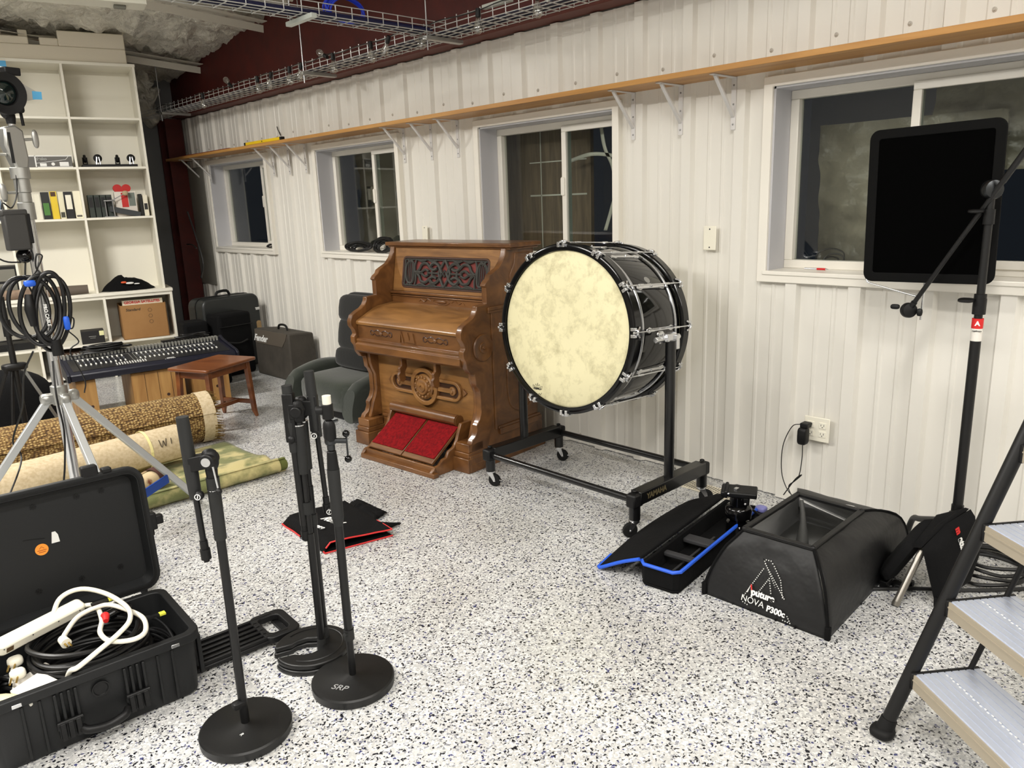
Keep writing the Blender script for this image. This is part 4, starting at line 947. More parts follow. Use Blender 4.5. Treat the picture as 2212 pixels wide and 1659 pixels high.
# ------------------------------------------------------------------ mixing desk on pine crates
navy = mat('desk_navy', (12,14,30), .45, bump=(150,.1))
deskp = mat('desk_panel', (14,15,20), .4)
DK = rotz((-2.06,6.10,0), -6.5)          # local x right, y away
t = thing('mixing_desk', 'long dark blue mixing desk full of white-capped knobs, behind the rolled rug', 'mixer', (-2.06,6.10,.33), -6.5)
Wd, Dd = 1.19, .46
b = B(DK)
b.prism([(0,.33),(0,.375),(.03,.39),(.36,.43),(.43,.455),(.46,.44),(.46,.36)], 0, Wd, Matrix(((0,0,1,0),(1,0,0,0),(0,1,0,0),(0,0,0,1))))
b.o('desk_body', navy, t, bev=.006)
SL = 0
PX = DK @ Matrix.Diagonal((.915,1,1,1)) @ fr((0,.03,.3907),(1,0,0),(0,.33,.040)) @ Matrix.Diagonal((1,.77,1,1))   # panel frame: x along, y up the slope
b = B(PX)
b.box(.035,.03,.0,1.265,.43,.002); b.o('panel', deskp, t)
b = B(PX); b.box(.09,.405,.002,.50,.412,.0035); b.box(.53,.405,.002,1.21,.412,.0035)
for x in (.50,.53): b.box(x,.03,.002,x+.002,.41,.003)
b.o('panel_line', print_grey, t)
knob_w = mat('knob_white', (222,222,216), .4)
def knob_row(xs, ys_, r, parent, name='knobs'):
    b = B(PX)
    for x in xs:
        for y in ys_: b.lathe([(r*.85,.0022),(r*.8,.008),(r*.5,.010),(0,.010)], Matrix.Translation((x,y,0)), 6)
    o = b.o(name, knob_w, parent); o['kind'] = 'stuff'; return o
knob_row([.11+.037*i for i in range(10)]+[.56+.037*i for i in range(18)], [.375,.345], .0075, t)
knob_row([.11+.037*i for i in range(10)]+[.56+.037*i for i in range(18)], [.20,.175], .0075, t)
knob_row([.36+.02*i for i in range(12)], [.06,.085,.11], .0055, t)
b = B(PX)
for x in [.11+.037*i for i in range(10)]+[.56+.037*i for i in range(18)]: b.box(x-.002,.21,.0022,x+.002,.325,.0035); b.box(x-.004,.26,.0022,x+.004,.285,.010)
o_ = b.o('faders', mat('fader_grey', (96,98,104), .5), t); o_['kind'] = 'stuff'
b = B(DK)
for i in range(46):
    x = .015+.0252*i; b.box(x,.375,.435,x+.014,.43,.47)
o_ = b.o('rear_sockets', mat('socket_grey', (150,150,144), .4, .4), t, bev=0); o_['kind'] = 'stuff'
b = B(PX); b.box(.74,.045,.002,.80,.058,.004); b.box(.72,.02,.002,.73,.026,.004)
for i in range(5): b.box(.74+.014*i,.022,.002,.748+.014*i,.028,.004)
b.o('display', print_white, t)
b = B(DK); b.prism([(0,.325),(-.012,.38),(.02,.40),(.36,.445),(.43,.47),(.47,.455),(.47,.345)], -.02, 0, Matrix(((0,0,1,0),(1,0,0,0),(0,1,0,0),(0,0,0,1)))); b.prism([(0,.325),(-.012,.38),(.02,.40),(.36,.445),(.43,.47),(.47,.455),(.47,.345)], Wd, Wd+.02, Matrix(((0,0,1,0),(1,0,0,0),(0,1,0,0),(0,0,0,1)))); b.o('end_cheek', navy, t, bev=.004)
def tangle(base, X, n, rx, ry, h, r, seed, wob=.25):
    rnd = random.Random(seed)
    for k in range(n):
        a0 = rnd.uniform(0,6.28); cx_, cy_ = rnd.uniform(-.2,.2)*rx, rnd.uniform(-.2,.2)*ry; f = rnd.uniform(.7,1.05); zz = h*k/max(1,n-1)+r
        pts = []
        for j in range(10):
            a = a0+2*PI*j/10; q = f*(1+rnd.uniform(-wob,wob)*.5)
            pts.append(X @ Vector((cx_+rx*q*math.cos(a), cy_+ry*q*math.sin(a), zz+rnd.uniform(0,r*1.5))))
        base.tube(pts, r, 6, closed=True, k=4)
    return base
b = B(); tangle(b, DK @ Matrix.Translation((.30,.37,.462)), 6, .16,.05,.05,.0055, 3); b.tube([DK @ Vector(p) for p in [(.25,.37,.48),(.15,.34,.465),(.07,.36,.465),(.05,.40,.47)]], .005, 6, k=4)
b.o('cable_tangle', cable_m, label='tangled black cable heaped on the back edge of the mixing desk', cat='cable')
b = B(); X = DK @ Matrix.Translation((.85,.42,.465)); b.box(-.12,-.02,.0,.02,.03,.02,0,X); tangle(b, X @ Matrix.Translation((.12,.02,.01)), 3, .12,.04,.02,.006, 5); b.o('adapter_pile', cable_m, label='pile of black adapters and cord behind the mixing desk below the cardboard box', cat='adapter')
# crates below
def crate(x0, x1, lb, nb, inner=False):
    t = thing('wooden_crate', lb, 'crate', DK @ Vector(((x0+x1)/2,.25,0)), -6.5)
    b = B(DK); b.box(x0,.04,0,x1,.06,.323); b.box(x0,.06,0,x0+.02,.44,.323); b.box(x1-.02,.06,0,x1,.44,.323); b.box(x0,.42,0,x1,.44,.323); b.box(x0,.04,.30,x1,.44,.323)
    b.o('crate_body', ply, t, bev=.003)
    b = B(DK)
    for i in range(1, nb): b.box(x0+(x1-x0)*i/nb-.002,.0385,.01,x0+(x1-x0)*i/nb+.001,.0402,.31)
    b.o('board_joints', owd, t)
    for kx, kz in (((x0*.35+x1*.65), .12),):
        B(DK).prism(circ(.012,14), 0, .001, fr((kx,.0385,kz),(1,0,0),(0,0,1))).o('wood_knot', owd, t)
crate(.40, .78, 'knotty pine crate under the middle of the mixing desk', 4)
crate(.84, 1.12, 'knotty pine crate under the right end of the mixing desk, behind the stool', 2)
crate(.03, .16, 'narrow pine crate under the left end of the mixing desk, behind the chrome stand', 1)

# ------------------------------------------------------------------ rugs
wv = mat('rug_weave', (140,110,60), .95); N, L, b_ = nodes(wv)
tc = N.new('ShaderNodeTexCoord'); mp = N.new('ShaderNodeMapping'); mp.inputs['Scale'].default_value = (60,85,85)
vo = N.new('ShaderNodeTexVoronoi'); vo.inputs['Scale'].default_value = 1.; vo.inputs['Randomness'].default_value = .55
rr = N.new('ShaderNodeValToRGB'); e = rr.color_ramp.elements; e[0].position = .12; e[0].color = lin((192,168,114)); e[1].position = .78; e[1].color = lin((58,38,18)); x_ = e.new(.45); x_.color = lin((124,95,52))
L.new(tc.outputs['Object'], mp.inputs['Vector']); L.new(mp.outputs['Vector'], vo.inputs['Vector']); L.new(vo.outputs['Distance'], rr.inputs['Fac']); L.new(rr.outputs['Color'], b_.inputs['Base Color'])
bp = N.new('ShaderNodeBump'); bp.inputs['Strength'].default_value = .9; bp.inputs['Distance'].default_value = .01; bp.invert = True; L.new(vo.outputs['Distance'], bp.inputs['Height']); L.new(bp.outputs['Normal'], b_.inputs['Normal'])
canvas = mat('rug_backing', (196,180,150), .95, bump=(180,.5,.002), var=(60,(178,160,128)))
RA, RB_ = Vector((-1.53,4.98,.172)), Vector((-3.35,5.16,.165))
def spiral(b, a, c, r, turns, th, m=0, start=0., squash=1.):
    d = (c-a); X = fr(a, Vector((0,0,1)), d.cross(Vector((0,0,1)))) ; 
    zax = d.normalized(); X = Matrix.Identity(4); yv = Vector((0,0,1)); xv = yv.cross(zax).normalized(); yv = zax.cross(xv)
    for i in range(3): X[i][0] = xv[i]; X[i][1] = yv[i]; X[i][2] = zax[i]; X[i][3] = a[i]
    n = int(turns*28); pts = []
    for i in range(n+1):
        an = start+2*PI*turns*i/n; rad = r-th*1.25*turns*(i/n); pts.append((rad*math.cos(an), rad*math.sin(an)*squash))
    inn = []
    for i in range(n+1):
        an = start+2*PI*turns*i/n; rad = r-th*1.25*turns*(i/n)-th; inn.append((rad*math.cos(an), rad*math.sin(an)*squash))
    K = n+1; Ld = d.length
    vs = [(x,y,0) for x,y in pts]+[(x,y,0) for x,y in inn]+[(x,y,Ld) for x,y in pts]+[(x,y,Ld) for x,y in inn]
    fs = []
    for i in range(n): fs += [(i,i+1,K+i+1,K+i),(2*K+i,3*K+i,3*K+i+1,2*K+i+1),(i,2*K+i,2*K+i+1,i+1),(K+i,K+i+1,3*K+i+1,3*K+i)]
    fs += [(0,K,3*K,2*K),(n,2*K+n,3*K+n,K+n)]
    b.add(vs, fs, m, X); return X
t = thing('rolled_rug', 'big rolled straw-coloured woven rug lying on the floor in front of the mixing desk', 'rug', (-2.4,5.05,0))
b = B(); spiral(b, RA, RB_, .168, 4.2, .013, start=.3); b.o('woven_roll', wv, t, ang=50)
dR = (RB_-RA).normalized()
b = B(); spiral(b, RA+dR*.004, RA+dR*.085, .1695, 1.02, .003, start=.3); b.o('canvas_edge', canvas, t, ang=50)
b = B(); rnd = random.Random(4); xv = Vector((0,0,1)).cross(dR).normalized(); yv = dR.cross(xv)
for i in range(150):
    a = rnd.uniform(0,2*PI); r_ = rnd.choice([.166,.155,.14,.12]); p = RA+xv*r_*math.cos(a)+yv*r_*math.sin(a)
    if p.z < .02: continue
    q = p-dR*rnd.uniform(.02,.05)+Vector((0,0,-rnd.uniform(0,.02)))+xv*rnd.uniform(-.008,.008)
    b.tube([p+dR*.02, p, q], [.003,.003,.0015], 5)
o_ = b.o('fringe', mat('fringe_olive', (112,88,40), .95), t); o_['kind'] = 'stuff'
t = thing('rolled_rug', 'beige canvas-backed rug roll with handwritten letter and yellow strap, nearer than the woven roll', 'rug', (-2.4,4.55,0))
CA, CB = Vector((-1.87,4.65,.138)), Vector((-3.4,4.50,.138))
b = B(); spiral(b, CA, CB, .118, 2.3, .014, start=-.6); b.o('canvas_roll', canvas, t, ang=50)
dC = (CB-CA).normalized()
b = B(); spiral(b, CA+dC*.20, CA+dC*.215, .1195, 1.02, .002, start=.1); b.o('strap', mat('strap_cream', (222,212,150), .6), t)
# handwriting on the roll, following its surface
xv = Vector((0,0,1)).cross(dC).normalized(); yv = dC.cross(xv)
def onroll(s, a): return CA+dC*s+(xv*math.cos(a)+yv*math.sin(a))*.1195
front = math.atan2(0, -1) if xv.y > 0 else 0.
sg = 1
def rp(sx_, sz): # sx_: distance from right end, sz: height along arc from the equator facing the camera
    a = sz/.118; d = (-xv if xv.y > 0 else xv)*math.cos(a)+yv*math.sin(a); return CA+dC*sx_+d*.1195
b = B()
b.tube([rp(x,z) for x,z in [(.155,.075),(.150,.03),(.140,.045),(.132,.065),(.126,.03),(.112,.075)]], .0024, 6, k=4); b.tube([rp(x,z) for x,z in [(.085,.07),(.09,.035)]], .0024, 6, k=3)
b.o('handwriting', mat('marker_ink', (70,60,46), .8), t)

grn = mat('rug_green', (112,116,72), .95, bump=(150,.5,.003), var=(7,(186,174,122),.45,.6), sheen=.1)
t = thing('floral_rug', 'thin green and cream floral rug with its near edge rolled, flat on the floor', 'rug', (-1.9,4.3,0))
b = B()
def gf(u, v):
    x = -2.62+1.12*u; y = 4.02+.75*v+.10*u*v
    w = .004+.012*abs(noise.noise(Vector((x*5,y*5,1))))*(1 if .05 < v < .95 else .3)+(.03*math.exp(-((v-.3)/.12)**2)*u)
    return (x, y, w)
b.grid(gf, 50, 30); b.o('rug_sheet', grn, t, ang=180, solid=.005)
b = B(); spiral(b, Vector((-1.545,4.02,.047)), Vector((-2.45,4.02,.047)), .043, 2.4, .006, start=1.2); b.o('rolled_edge', grn, t, ang=60)
b = B(); spiral(b, Vector((-1.50,4.035,.042)), Vector((-1.545,4.025,.045)), .040, 2.0, .006, start=1.2); b.o('rolled_end', mat('rug_moss', (98,104,50), .95, bump=(150,.5,.003)), t, ang=60)
t = thing('rolled_runner', 'small cream and brown patterned rug rolled tight beside the black hard case lid', 'rug', (-2.3,4.2,0))
rm = mat('runner_cream', (196,176,140), .95, var=(9,(120,70,50),.55,.62), bump=(120,.5,.003))
b = B(); spiral(b, Vector((-2.10,4.30,.076)), Vector((-2.60,3.98,.072)), .064, 3.0, .009, start=2.0, squash=.95); b.o('runner_roll', rm, t, ang=60)
b = B(); spiral(b, Vector((-2.135,4.278,.076)), Vector((-2.175,4.252,.076)), .0655, 1.02, .002, start=2.0); b.o('dark_band', mat('runner_band', (70,40,32), .9), t)
# ------------------------------------------------------------------ chrome roller stand with lamp head, power box and cable coil
SX, SY = -2.64, 3.75
t = thing('lighting_stand', 'heavy chrome and cast aluminium lighting stand on three square legs at the left', 'stand', (SX,SY,0))
b = B(); b.cyl((SX,SY,.18),(SX,SY,1.49),.0225,n=28); b.o('lower_column', chrome, t)
b = B(); b.cyl((SX,SY,1.49),(SX,SY,1.56),.031,n=28); b.cyl((SX,SY,1.56),(SX,SY,1.60),.026,n=28); b.cyl((SX,SY,1.60),(SX,SY,1.66),.029,n=28); b.cyl((SX,SY,1.655),(SX,SY,1.70),.036,n=28); b.o('clamp_collar', alu, t, bev=.002)
def wing(p, d, s, parent):
    b = B(); p = Vector(p); d = Vector(d).normalized(); b.cyl(p, p+d*.03, .006, n=10); X = fr(p+d*.045, (0,0,1), Vector((0,0,1)).cross(d)); b.sup((0,0,0),(.075*s,.012,.026*s),.8,14,0,X); b.o('wing_knob', alu, parent)
wing((SX-.03,SY-.01,1.60),(-1,-.2,0),1.,t)
wing((SX-.04,SY-.01,1.75),(-1,-.2,0),1.,t)
wing((SX+.035,SY,1.81),(1,.2,.1),1.,t)
b = B(); b.prism([(-.05,.05),(-.042,.12),(.0,.13),(.03,.11),(.035,.0),(.022,-.06),(-.01,-.075)], -.026, .026, fr((SX,SY,1.735),(1,.25,0),(0,0,1))); b.o('casting', alu, t, bev=.008)
b = B(); b.box(-.035,-.028,-.03,-.02,-.0262,.09,0,rotz((SX,SY,1.76),14)) if 0 else b.prism([(-.036,-.02),(-.036,.10),(-.024,.10),(-.024,-.02)], .026,.0275, fr((SX,SY,1.735),(1,.25,0),(0,0,1))@Matrix.Identity(4)); b.o('casting_slot', gun, t)
b = B(); b.cyl((SX+.0,SY,1.84),(SX-.0,SY,1.90),.013,n=16); b.o('stud', chrome, t)
CZ = .745
b = B(); b.cyl((SX,SY,CZ-.05),(SX,SY,CZ+.035),.034,n=28); b.o('leg_collar', alu, t, bev=.003)
legs = [Vector((-2.06,3.90,.0)), Vector((-3.22,3.83,.0)), Vector((-2.60,3.12,.0))]
for i, f in enumerate(legs):
    d = Vector((f.x-SX, f.y-SY, 0)).normalized(); a = Vector((SX,SY,CZ-.02))+d*.045; f2 = f+Vector((0,0,.03))
    b = B(); b.bar(a, f2, .031, .031, Vector((0,0,1)).cross(d)); lg = b.o('leg', mat('leg_alu_%d' % i, (190,192,192), .42, .55) if i == 0 else bpy.data.materials['leg_alu_0'], t, bev=.003)
    b = B(); b.bar(f2+(f2-a).normalized()*-.02, f2+Vector((0,0,-.0)), .034, .034, Vector((0,0,1)).cross(d)); b.cyl(f2+Vector((0,0,.002)), f+Vector((0,0,.0005)), .014, n=12); b.o('rubber_foot', black_plastic if i else alu, lg)
    b = B(); X = fr(a, d, (0,0,1)); b.box(-.02,-.022,-.02,.025,.022,.02,0,X); b.sup((.01,.0,.0),(.05,.05,.045),.7,14,0,X); b.o('leg_joint', alu, t, bev=.004)
    pass
# blue brace plate near the right leg
b = B(); b.bar((-2.215,3.845,.20),(-2.46,3.70,.17),.012,.045,(0,0,1)); b.o('blue_brace', mat('blue_anodised', (22,66,150), .35, .3), t, bev=.003)
b = B(); b.prism([(0,.0),(.012,.0),(.02,.2),(.008,.2)], 0,.001, fr((SX+.03,SY-.05,.42),(1,.3,0),(0,0,1))); b.o('red_sticker', print_red, t) if 0 else None

# lamp head
t = thing('spot_lamp', 'round black spot lamp head with blue-taped filter on top of the chrome stand', 'lamp', (SX,SY,1.92))
LH = fr((SX-.02,SY-.02,1.985),(1,.25,0),(.0,-.12,1))      # z points toward the camera
b = B(LH); b.lathe([(.0,-.11),(.06,-.11),(.072,-.06),(.078,.0),(.082,.03),(.078,.04),(.048,.035),(.044,.02),(.0,.018)], n=36); b.o('lamp_housing', black_plastic, t)
b = B(LH); b.lathe([(.043,.024),(.03,.031),(0,.036)], n=28); b.o('lens', mat('lens_glass', (10,26,24), .06, coat=1.), t)
b = B(LH); b.box(.01,.07,-.02,.07,.10,.03); b.o('filter_holder', black_plastic, t, bev=.004)
b = B(); b.tube([(SX-.02,SY-.02,1.93),(SX-.01,SY,1.91),(SX,SY,1.90),(SX,SY,1.87)], [.02,.022,.02,.016], 12, k=3); b.sup((SX+.03,SY,1.93),(.05,.04,.035),.5,14); b.cyl((SX+.04,SY,1.92),(SX+.042,SY,1.865),.006,n=8); b.o('yoke', black_plastic, t)
filt = mat('frosted_filter', (176,174,166), .5)
b = B(LH); b.prism([(.06,-.03),(.07,.05),(.135,.018),(.135,-.012)], .0, .0015); b.o('diffusion_sheet', filt, t)
tp = mat('blue_tape', (92,176,226), .6)
b = B(LH); b.prism([(.118,-.014),(.118,.018),(.155,.018),(.155,-.012)], .0016, .003); b.prism([(-.08,.09),(-.08,.17),(-.02,.17),(-.03,.09)], .0, .002) ; b.o('blue_tape', tp, t)

# power supply box strapped on the column
t = thing('power_supply', 'grey-black power supply box strapped to the chrome column', 'power supply', (SX-.06,SY-.05,1.36))
PB = fr((SX-.052,SY-.055,1.455),(1,.1,0),(.0,.0,1))
b = B(PB); b.box(-.052,-.085,-.03,.03,.075,.02); b.box(-.058,.055,-.032,.036,.078,.022); b.o('box_body', mat('box_charcoal', (48,47,45), .55), t, bev=.006)
b = B(); b.box(-.005,-.06,-.035,.02,.06,.0,0,PB @ Matrix.Translation((.03,0,0))) ; b.o('mounting_plate', black_plastic, t, bev=.003)
b = B(); b.sph((SX-.045,SY-.03,1.345),.030,20); b.tube([(SX-.05,SY-.03,1.38),(SX-.047,SY-.03,1.37)], .01, 8); b.o('ball_joint', black_gloss, t)
b = B(); b.tube([(SX-.10,SY-.05,1.53),(SX-.09,SY-.05,1.56),(SX-.06,SY-.04,1.54),(SX-.03,SY-.03,1.60),(SX-.02,SY-.025,1.68)], .003, 6, k=5); b.tube([(SX-.3,SY-.02,1.40),(SX-.2,SY-.03,1.39),(SX-.12,SY-.03,1.33),(SX-.06,SY-.03,1.32)], .0035, 6, k=5); b.tube([(SX-.045,SY-.03,1.32),(SX-.055,SY-.03,1.25),(SX-.04,SY-.03,1.19)], .0035, 6, k=4); b.o('power_lead', cable_m, t)

# big coil of cable hanging from the column
t = thing('cable_coil', 'thick black power cable coiled and tied with blue tape, hanging on the chrome stand', 'cable', (SX-.04,SY-.07,.98))
rnd = random.Random(11)
for i, (cx_, cz_, rx, rz, dy, tw) in enumerate(((-.085,1.135,.088,.125,-.06,0.),(-.03,1.12,.075,.145,-.075,.04),(.0,1.125,.060,.15,-.085,.06),(-.05,1.13,.085,.13,-.05,-.02),(.012,1.10,.065,.155,-.07,.08))):
    pts = []
    for j in range(14):
        a = 2*PI*j/14; pts.append((SX+cx_+rx*math.cos(a)+tw*.3*math.sin(a), SY+dy+.012*math.sin(a*2+i), cz_+rz*math.sin(a)))
    b = B(); b.tube(pts, .0085, 10, closed=True, k=4); b.o('cable_loop', cable_m, t)
b = B(); b.tube([(SX-.065,SY-.08,1.19),(SX-.07,SY-.085,1.13),(SX-.065,SY-.08,1.06)], [.014,.021,.014], 12, k=3); b.tube([(SX-.05,SY-.08,1.03),(SX-.03,SY-.09,1.0),(SX-.01,SY-.09,.985)], .009, 8, k=3); b.cyl((SX+.0,SY-.09,.99),(SX+.003,SY-.09,.925),.022,n=14); b.o('connector', black_plastic, t)
b = B(); b.cyl((SX-.006,SY-.09,.925),(SX-.006,SY-.09,.905),.003,n=6); b.cyl((SX+.01,SY-.09,.925),(SX+.01,SY-.09,.905),.003,n=6); b.o('plug_pins', chrome, t)
b = B(); b.sup((SX-.055,SY-.085,1.235),(.045,.03,.028),.6,12); b.sup((SX+.055,SY-.085,1.055),(.024,.026,.06),.5,12); b.o('tape_wrap', blue_m, t)
b = B(); b.tube([(SX-.08,SY-.06,1.25),(SX-.03,SY-.05,1.265),(SX+.0,SY-.03,1.30),(SX+.02,SY-.03,1.34),(SX+.0,SY-.03,1.345),(SX-.01,SY-.03,1.29),(SX+.02,SY-.04,1.25),(SX+.01,SY-.05,1.20)], .003, 6, k=5); b.tube([(SX+.06,SY-.08,1.08),(SX+.085,SY-.08,1.07),(SX+.075,SY-.08,1.03),(SX+.05,SY-.08,1.03),(SX+.09,SY-.08,.97),(SX+.05,SY-.08,.93),(SX+.09,SY-.07,.8),(SX+.08,SY-.07,.74)], .003, 6, k=5); b.o('tie_cord', cable_m, t)
b = B(); X = fr((SX-.008,SY-.098,1.08),(0,0,-1),(1,0,0)); me_ = b
text('cable_print', 'PRO CABLE', .018, fr((SX-.018,SY-.108,1.10),(.05,0,-1),(1,0,.05)), print_white, t, .0004)
# thin leads falling to the rug
b = B(); b.tube([(SX-.08,SY-.05,.95),(SX-.12,SY,.85),(SX-.14,SY+.05,.7),(SX-.19,SY+.1,.55),(SX-.17,SY+.1,.48),(SX-.2,SY+.05,.42),(SX-.28,SY,.30)], .004, 6, k=6); b.o('lead', cable_m, label='thin black lead hanging down left of the chrome stand toward the rug', cat='cable')
b = B(); b.tube([(SX-.02,SY-.07,.90),(SX-.035,SY-.1,.75),(SX-.03,SY-.1,.6),(SX-.05,SY-.1,.45),(SX-.07,SY-.1,.35),(SX-.05,SY-.1,.36),(SX-.05,SY-.1,.22)], .004, 6, k=6); b.o('lead', cable_m, label='thin black lead hanging straight down in front of the chrome stand column', cat='cable')

# black tripod stand and black bag at the left edge
t = thing('tripod_stand', 'thin black tripod stand at the left edge, behind the chrome stand', 'stand', (-2.495,5.46,0))
b = B(); TX, TY = -2.495, 5.46
b.cyl((TX,TY,.12),(TX,TY,.75),.018,n=16); b.cyl((TX,TY,.75),(TX,TY,1.04),.015,n=16); b.cyl((TX,TY,.80),(TX,TY,.90),.024,n=16); b.o('pole', black_metal, t)
b = B(); b.sup((TX,TY,.61),(.14,.08,.045),.5,16); b.o('hub', black_plastic, t)
for dx, dy in ((.26,-.06),(-.25,.14),(-.12,-.10)):
    b = B(); b.bar((TX+dx*.15,TY+dy*.15,.60),(TX+dx,TY+dy,.012),.018,.012,(-dy,dx,0)); b.o('leg', black_metal if dx < 0 else mat('leg_grey', (150,152,152), .3, .8), t, bev=.002)
b = B()
def bg(u, v):
    a = 2*PI*u; r = math.sin(PI*.5*v+.001); x = -2.47+.36*math.cos(a)*r; y = 5.84+.20*math.sin(a)*r
    return (x, y, .52*(1-r**3)+.03*noise.noise(Vector((x*9,y*9,v*3)))*(1-v)+.002)
b.grid(bg, 40, 16, cu=True); b.o('gear_bag', black_cloth, label='large black gear bag slumped on the floor behind the chrome stand at the left edge', cat='bag', ang=180)
# ------------------------------------------------------------------ open black hard case with cables
CS = rotz((-2.695,2.275,0), -3.0)        # origin: front right bottom corner, x runs left as negative, y toward the lid
cp = mat('case_polymer', (24,25,26), .52, bump=(260,.35,.0006), spec=.35)
cpi = mat('case_inner', (16,17,18), .55, bump=(200,.2))
t = thing('hard_transport_case', 'open black ribbed transport case with its lid raised, full of cables, front left', 'case', (-3.07,2.46,0), -3.0)
Lc, Dc, Hc, Th = .57, .365, .222, .012
b = B(CS)
def loop(z, o, r=.035): return [(p[0]-Lc/2, p[1]+Dc/2, z) for p in rrect(Lc-2*o, Dc-2*o, r, 4)]
rings = [loop(0,.018), loop(.012,.008), loop(Hc-.03,.0), loop(Hc-.03,-.012,.04), loop(Hc,-.012,.04), loop(Hc,.012,.03), loop(.03,.022,.03)]
vs = [v for r in rings for v in r]; K = len(rings[0]); fs = []
for i in range(len(rings)-1):
    for j in range(K): fs.append((i*K+j, i*K+(j+1) % K, (i+1)*K+(j+1) % K, (i+1)*K+j))
fs += [tuple(range(K))[::-1], tuple(range((len(rings)-1)*K, len(rings)*K))]
b.add(vs, fs); b.o('case_base', cp, t, bev=.003)
b = B(CS)
for x in (-.48,-.437,-.123,-.08): 
    b.box(x-.004,-.005,.02,x+.004,.004,Hc-.035)
b.o('base_rib', cp, t, bev=.002)
for xc in (-.375,-.192):
    b = B(CS); 
    for dx in (-.026,-.009,.009,.026): b.box(xc+dx-.0045,-.014,.045,xc+dx+.0045,.002,.19)
    b.box(xc-.034,-.013,.075,xc+.034,-.002,.10); l = b.o('latch_rib', cp, t, bev=.003)
    b = B(CS); b.cyl((xc-.034,-.017,.10),(xc+.034,-.017,.10),.006,n=10)
    for dx in (-.02,.0,.02): b.box(xc+dx-.007,-.024,.045,xc+dx+.007,-.013,.10)
    b.o('hinge_pin', black_plastic, l, bev=.002)
b = B(CS); b.tube([(-.35,-.012,.060),(-.335,-.03,.055),(-.285,-.034,.047),(-.24,-.03,.055),(-.225,-.012,.060)], .012, 10, k=4); b.o('carry_handle', black_plastic, t)
b = B(CS); b.lathe([(.024,0),(.024,.006),(.020,.006),(.018,.003),(0,.003)], fr((-.285,-.0005,.152),(1,0,0),(0,0,1)), 28); b.o('pressure_valve', black_plastic, t)
b = B(CS)
for x in (-.49,-.07): b.box(x-.012,-.0145,.196,x+.012,-.011,.207)
b.o('padlock_plate', chrome, t, bev=.001)
b = B(CS)
for k in range(6): b.box(.012,.06+.045*k,.03,.026,.075+.045*k,.17)
b.o('end_rib', cp, t, bev=.003)
# lid
LM = CS @ Matrix.Translation((0,Dc+.006,Hc+.008)) @ Matrix.Rotation(math.radians(-5), 4, 'X')   # x right, z up the lid, y back
b = B(LM); LH_ = .44
def lloop(y, o, r): return [(p[0]-Lc/2, y, p[1]+LH_/2) for p in rrect(Lc+.024-2*o, LH_-2*o, r, 5)]
rings = [lloop(.0,.022,.035), lloop(.0,.0,.055), lloop(.022,-.001,.055), lloop(.022,.012,.045), lloop(.065,.018,.04), lloop(.06,.03,.035), lloop(.058,.035,.03), lloop(.012,.028,.03)]
rings = [rings[0], rings[1], rings[2], rings[3], rings[4]]
K = len(rings[0]); vs = [v for r in rings for v in r]; fs = []
for i in range(len(rings)-1):
    for j in range(K): fs.append((i*K+j, (i+1)*K+j, (i+1)*K+(j+1) % K, i*K+(j+1) % K))
fs.append(tuple(range((len(rings)-1)*K, len(rings)*K)))
k0 = len(vs); inn = [lloop(.0,.022,.035), lloop(.045,.034,.03)]
vs += inn[0]+inn[1]
for j in range(K): fs.append((k0+j, k0+(j+1) % K, k0+K+(j+1) % K, k0+K+j))
fs.append(tuple(range(k0+K, k0+2*K))[::-1])
b.add(vs, fs); lid = b.o('case_lid', cp, t, bev=.002)
b = B(LM); b.ring([(p[0]-Lc/2,p[1]+LH_/2) for p in rrect(Lc+.0,LH_-.022,.045,5)], [(p[0]-Lc/2,p[1]+LH_/2) for p in rrect(Lc-.012,LH_-.034,.04,5)], -.0, .004, Matrix(((1,0,0,0),(0,0,-1,0),(0,1,0,0),(0,0,0,1)))); b.o('gasket', rubber, lid)
b = B(LM)
for x in (-.47,-.345,-.22,-.10):
    for z in (.095,.372):
        for a in (0,90,45,135): 
            q = Matrix.Translation((x+.03*(z > .2)*(1 if x < -.2 else -.5),.043,z)) @ Matrix.Rotation(math.radians(a),4,'Y'); b.box(-.010,-.0008,-.0012,.010,.001,.0012,0,q)
b.o('star_mark', black_plastic, lid)
b = B(LM); b.prism(circ(.019,28), 0, .001, fr((-.314,.0445,.228),(1,0,0),(0,0,1)) ) ; so = b.o('round_sticker', mat('sticker_orange', (240,150,50), .5), lid)
b = B(LM); b.tube([(-.321,.0428,.231),(-.314,.0428,.238),(-.307,.0428,.231)], .0008, 4); b.box(-.327,.0425,.225,-.301,.0432,.2265); b.box(-.324,.0425,.219,-.304,.0432,.2205); b.o('sticker_print', mat('sticker_ink', (150,60,20), .6), so)
b = B(LM); b.prism([(-.012,-.017),(.012,-.017),(.010,.008),(.004,.02),(-.006,.02)], 0, .001, fr((-.272,.0440,.256),(1,0,0),(0,0,1))); b.o('torn_label', print_white, lid)
b = B(LM); b.tube([(-.36,.0435,.272),(-.33,.0435,.268),(-.30,.0435,.262)], .0009, 4); b.o('scratch', black_plastic, lid)
b = B(LM)
b.prism(rrect(.05,.04,.008), -.01, .02, fr((-.145,.02,LH_+.012),(1,0,0),(0,0,1)), 0); b.prism(rrect(.03,.018,.005), -.012, .022, fr((-.095,.02,LH_+.004),(1,0,0),(0,0,1)), 0)
b.box(.006,.0,.20,.03,.035,.26); b.box(.026,.002,.215,.052,.03,.248); b.box(.006,.005,.18,.018,.03,.21)
b.o('lid_catch', black_plastic, lid, bev=.004)
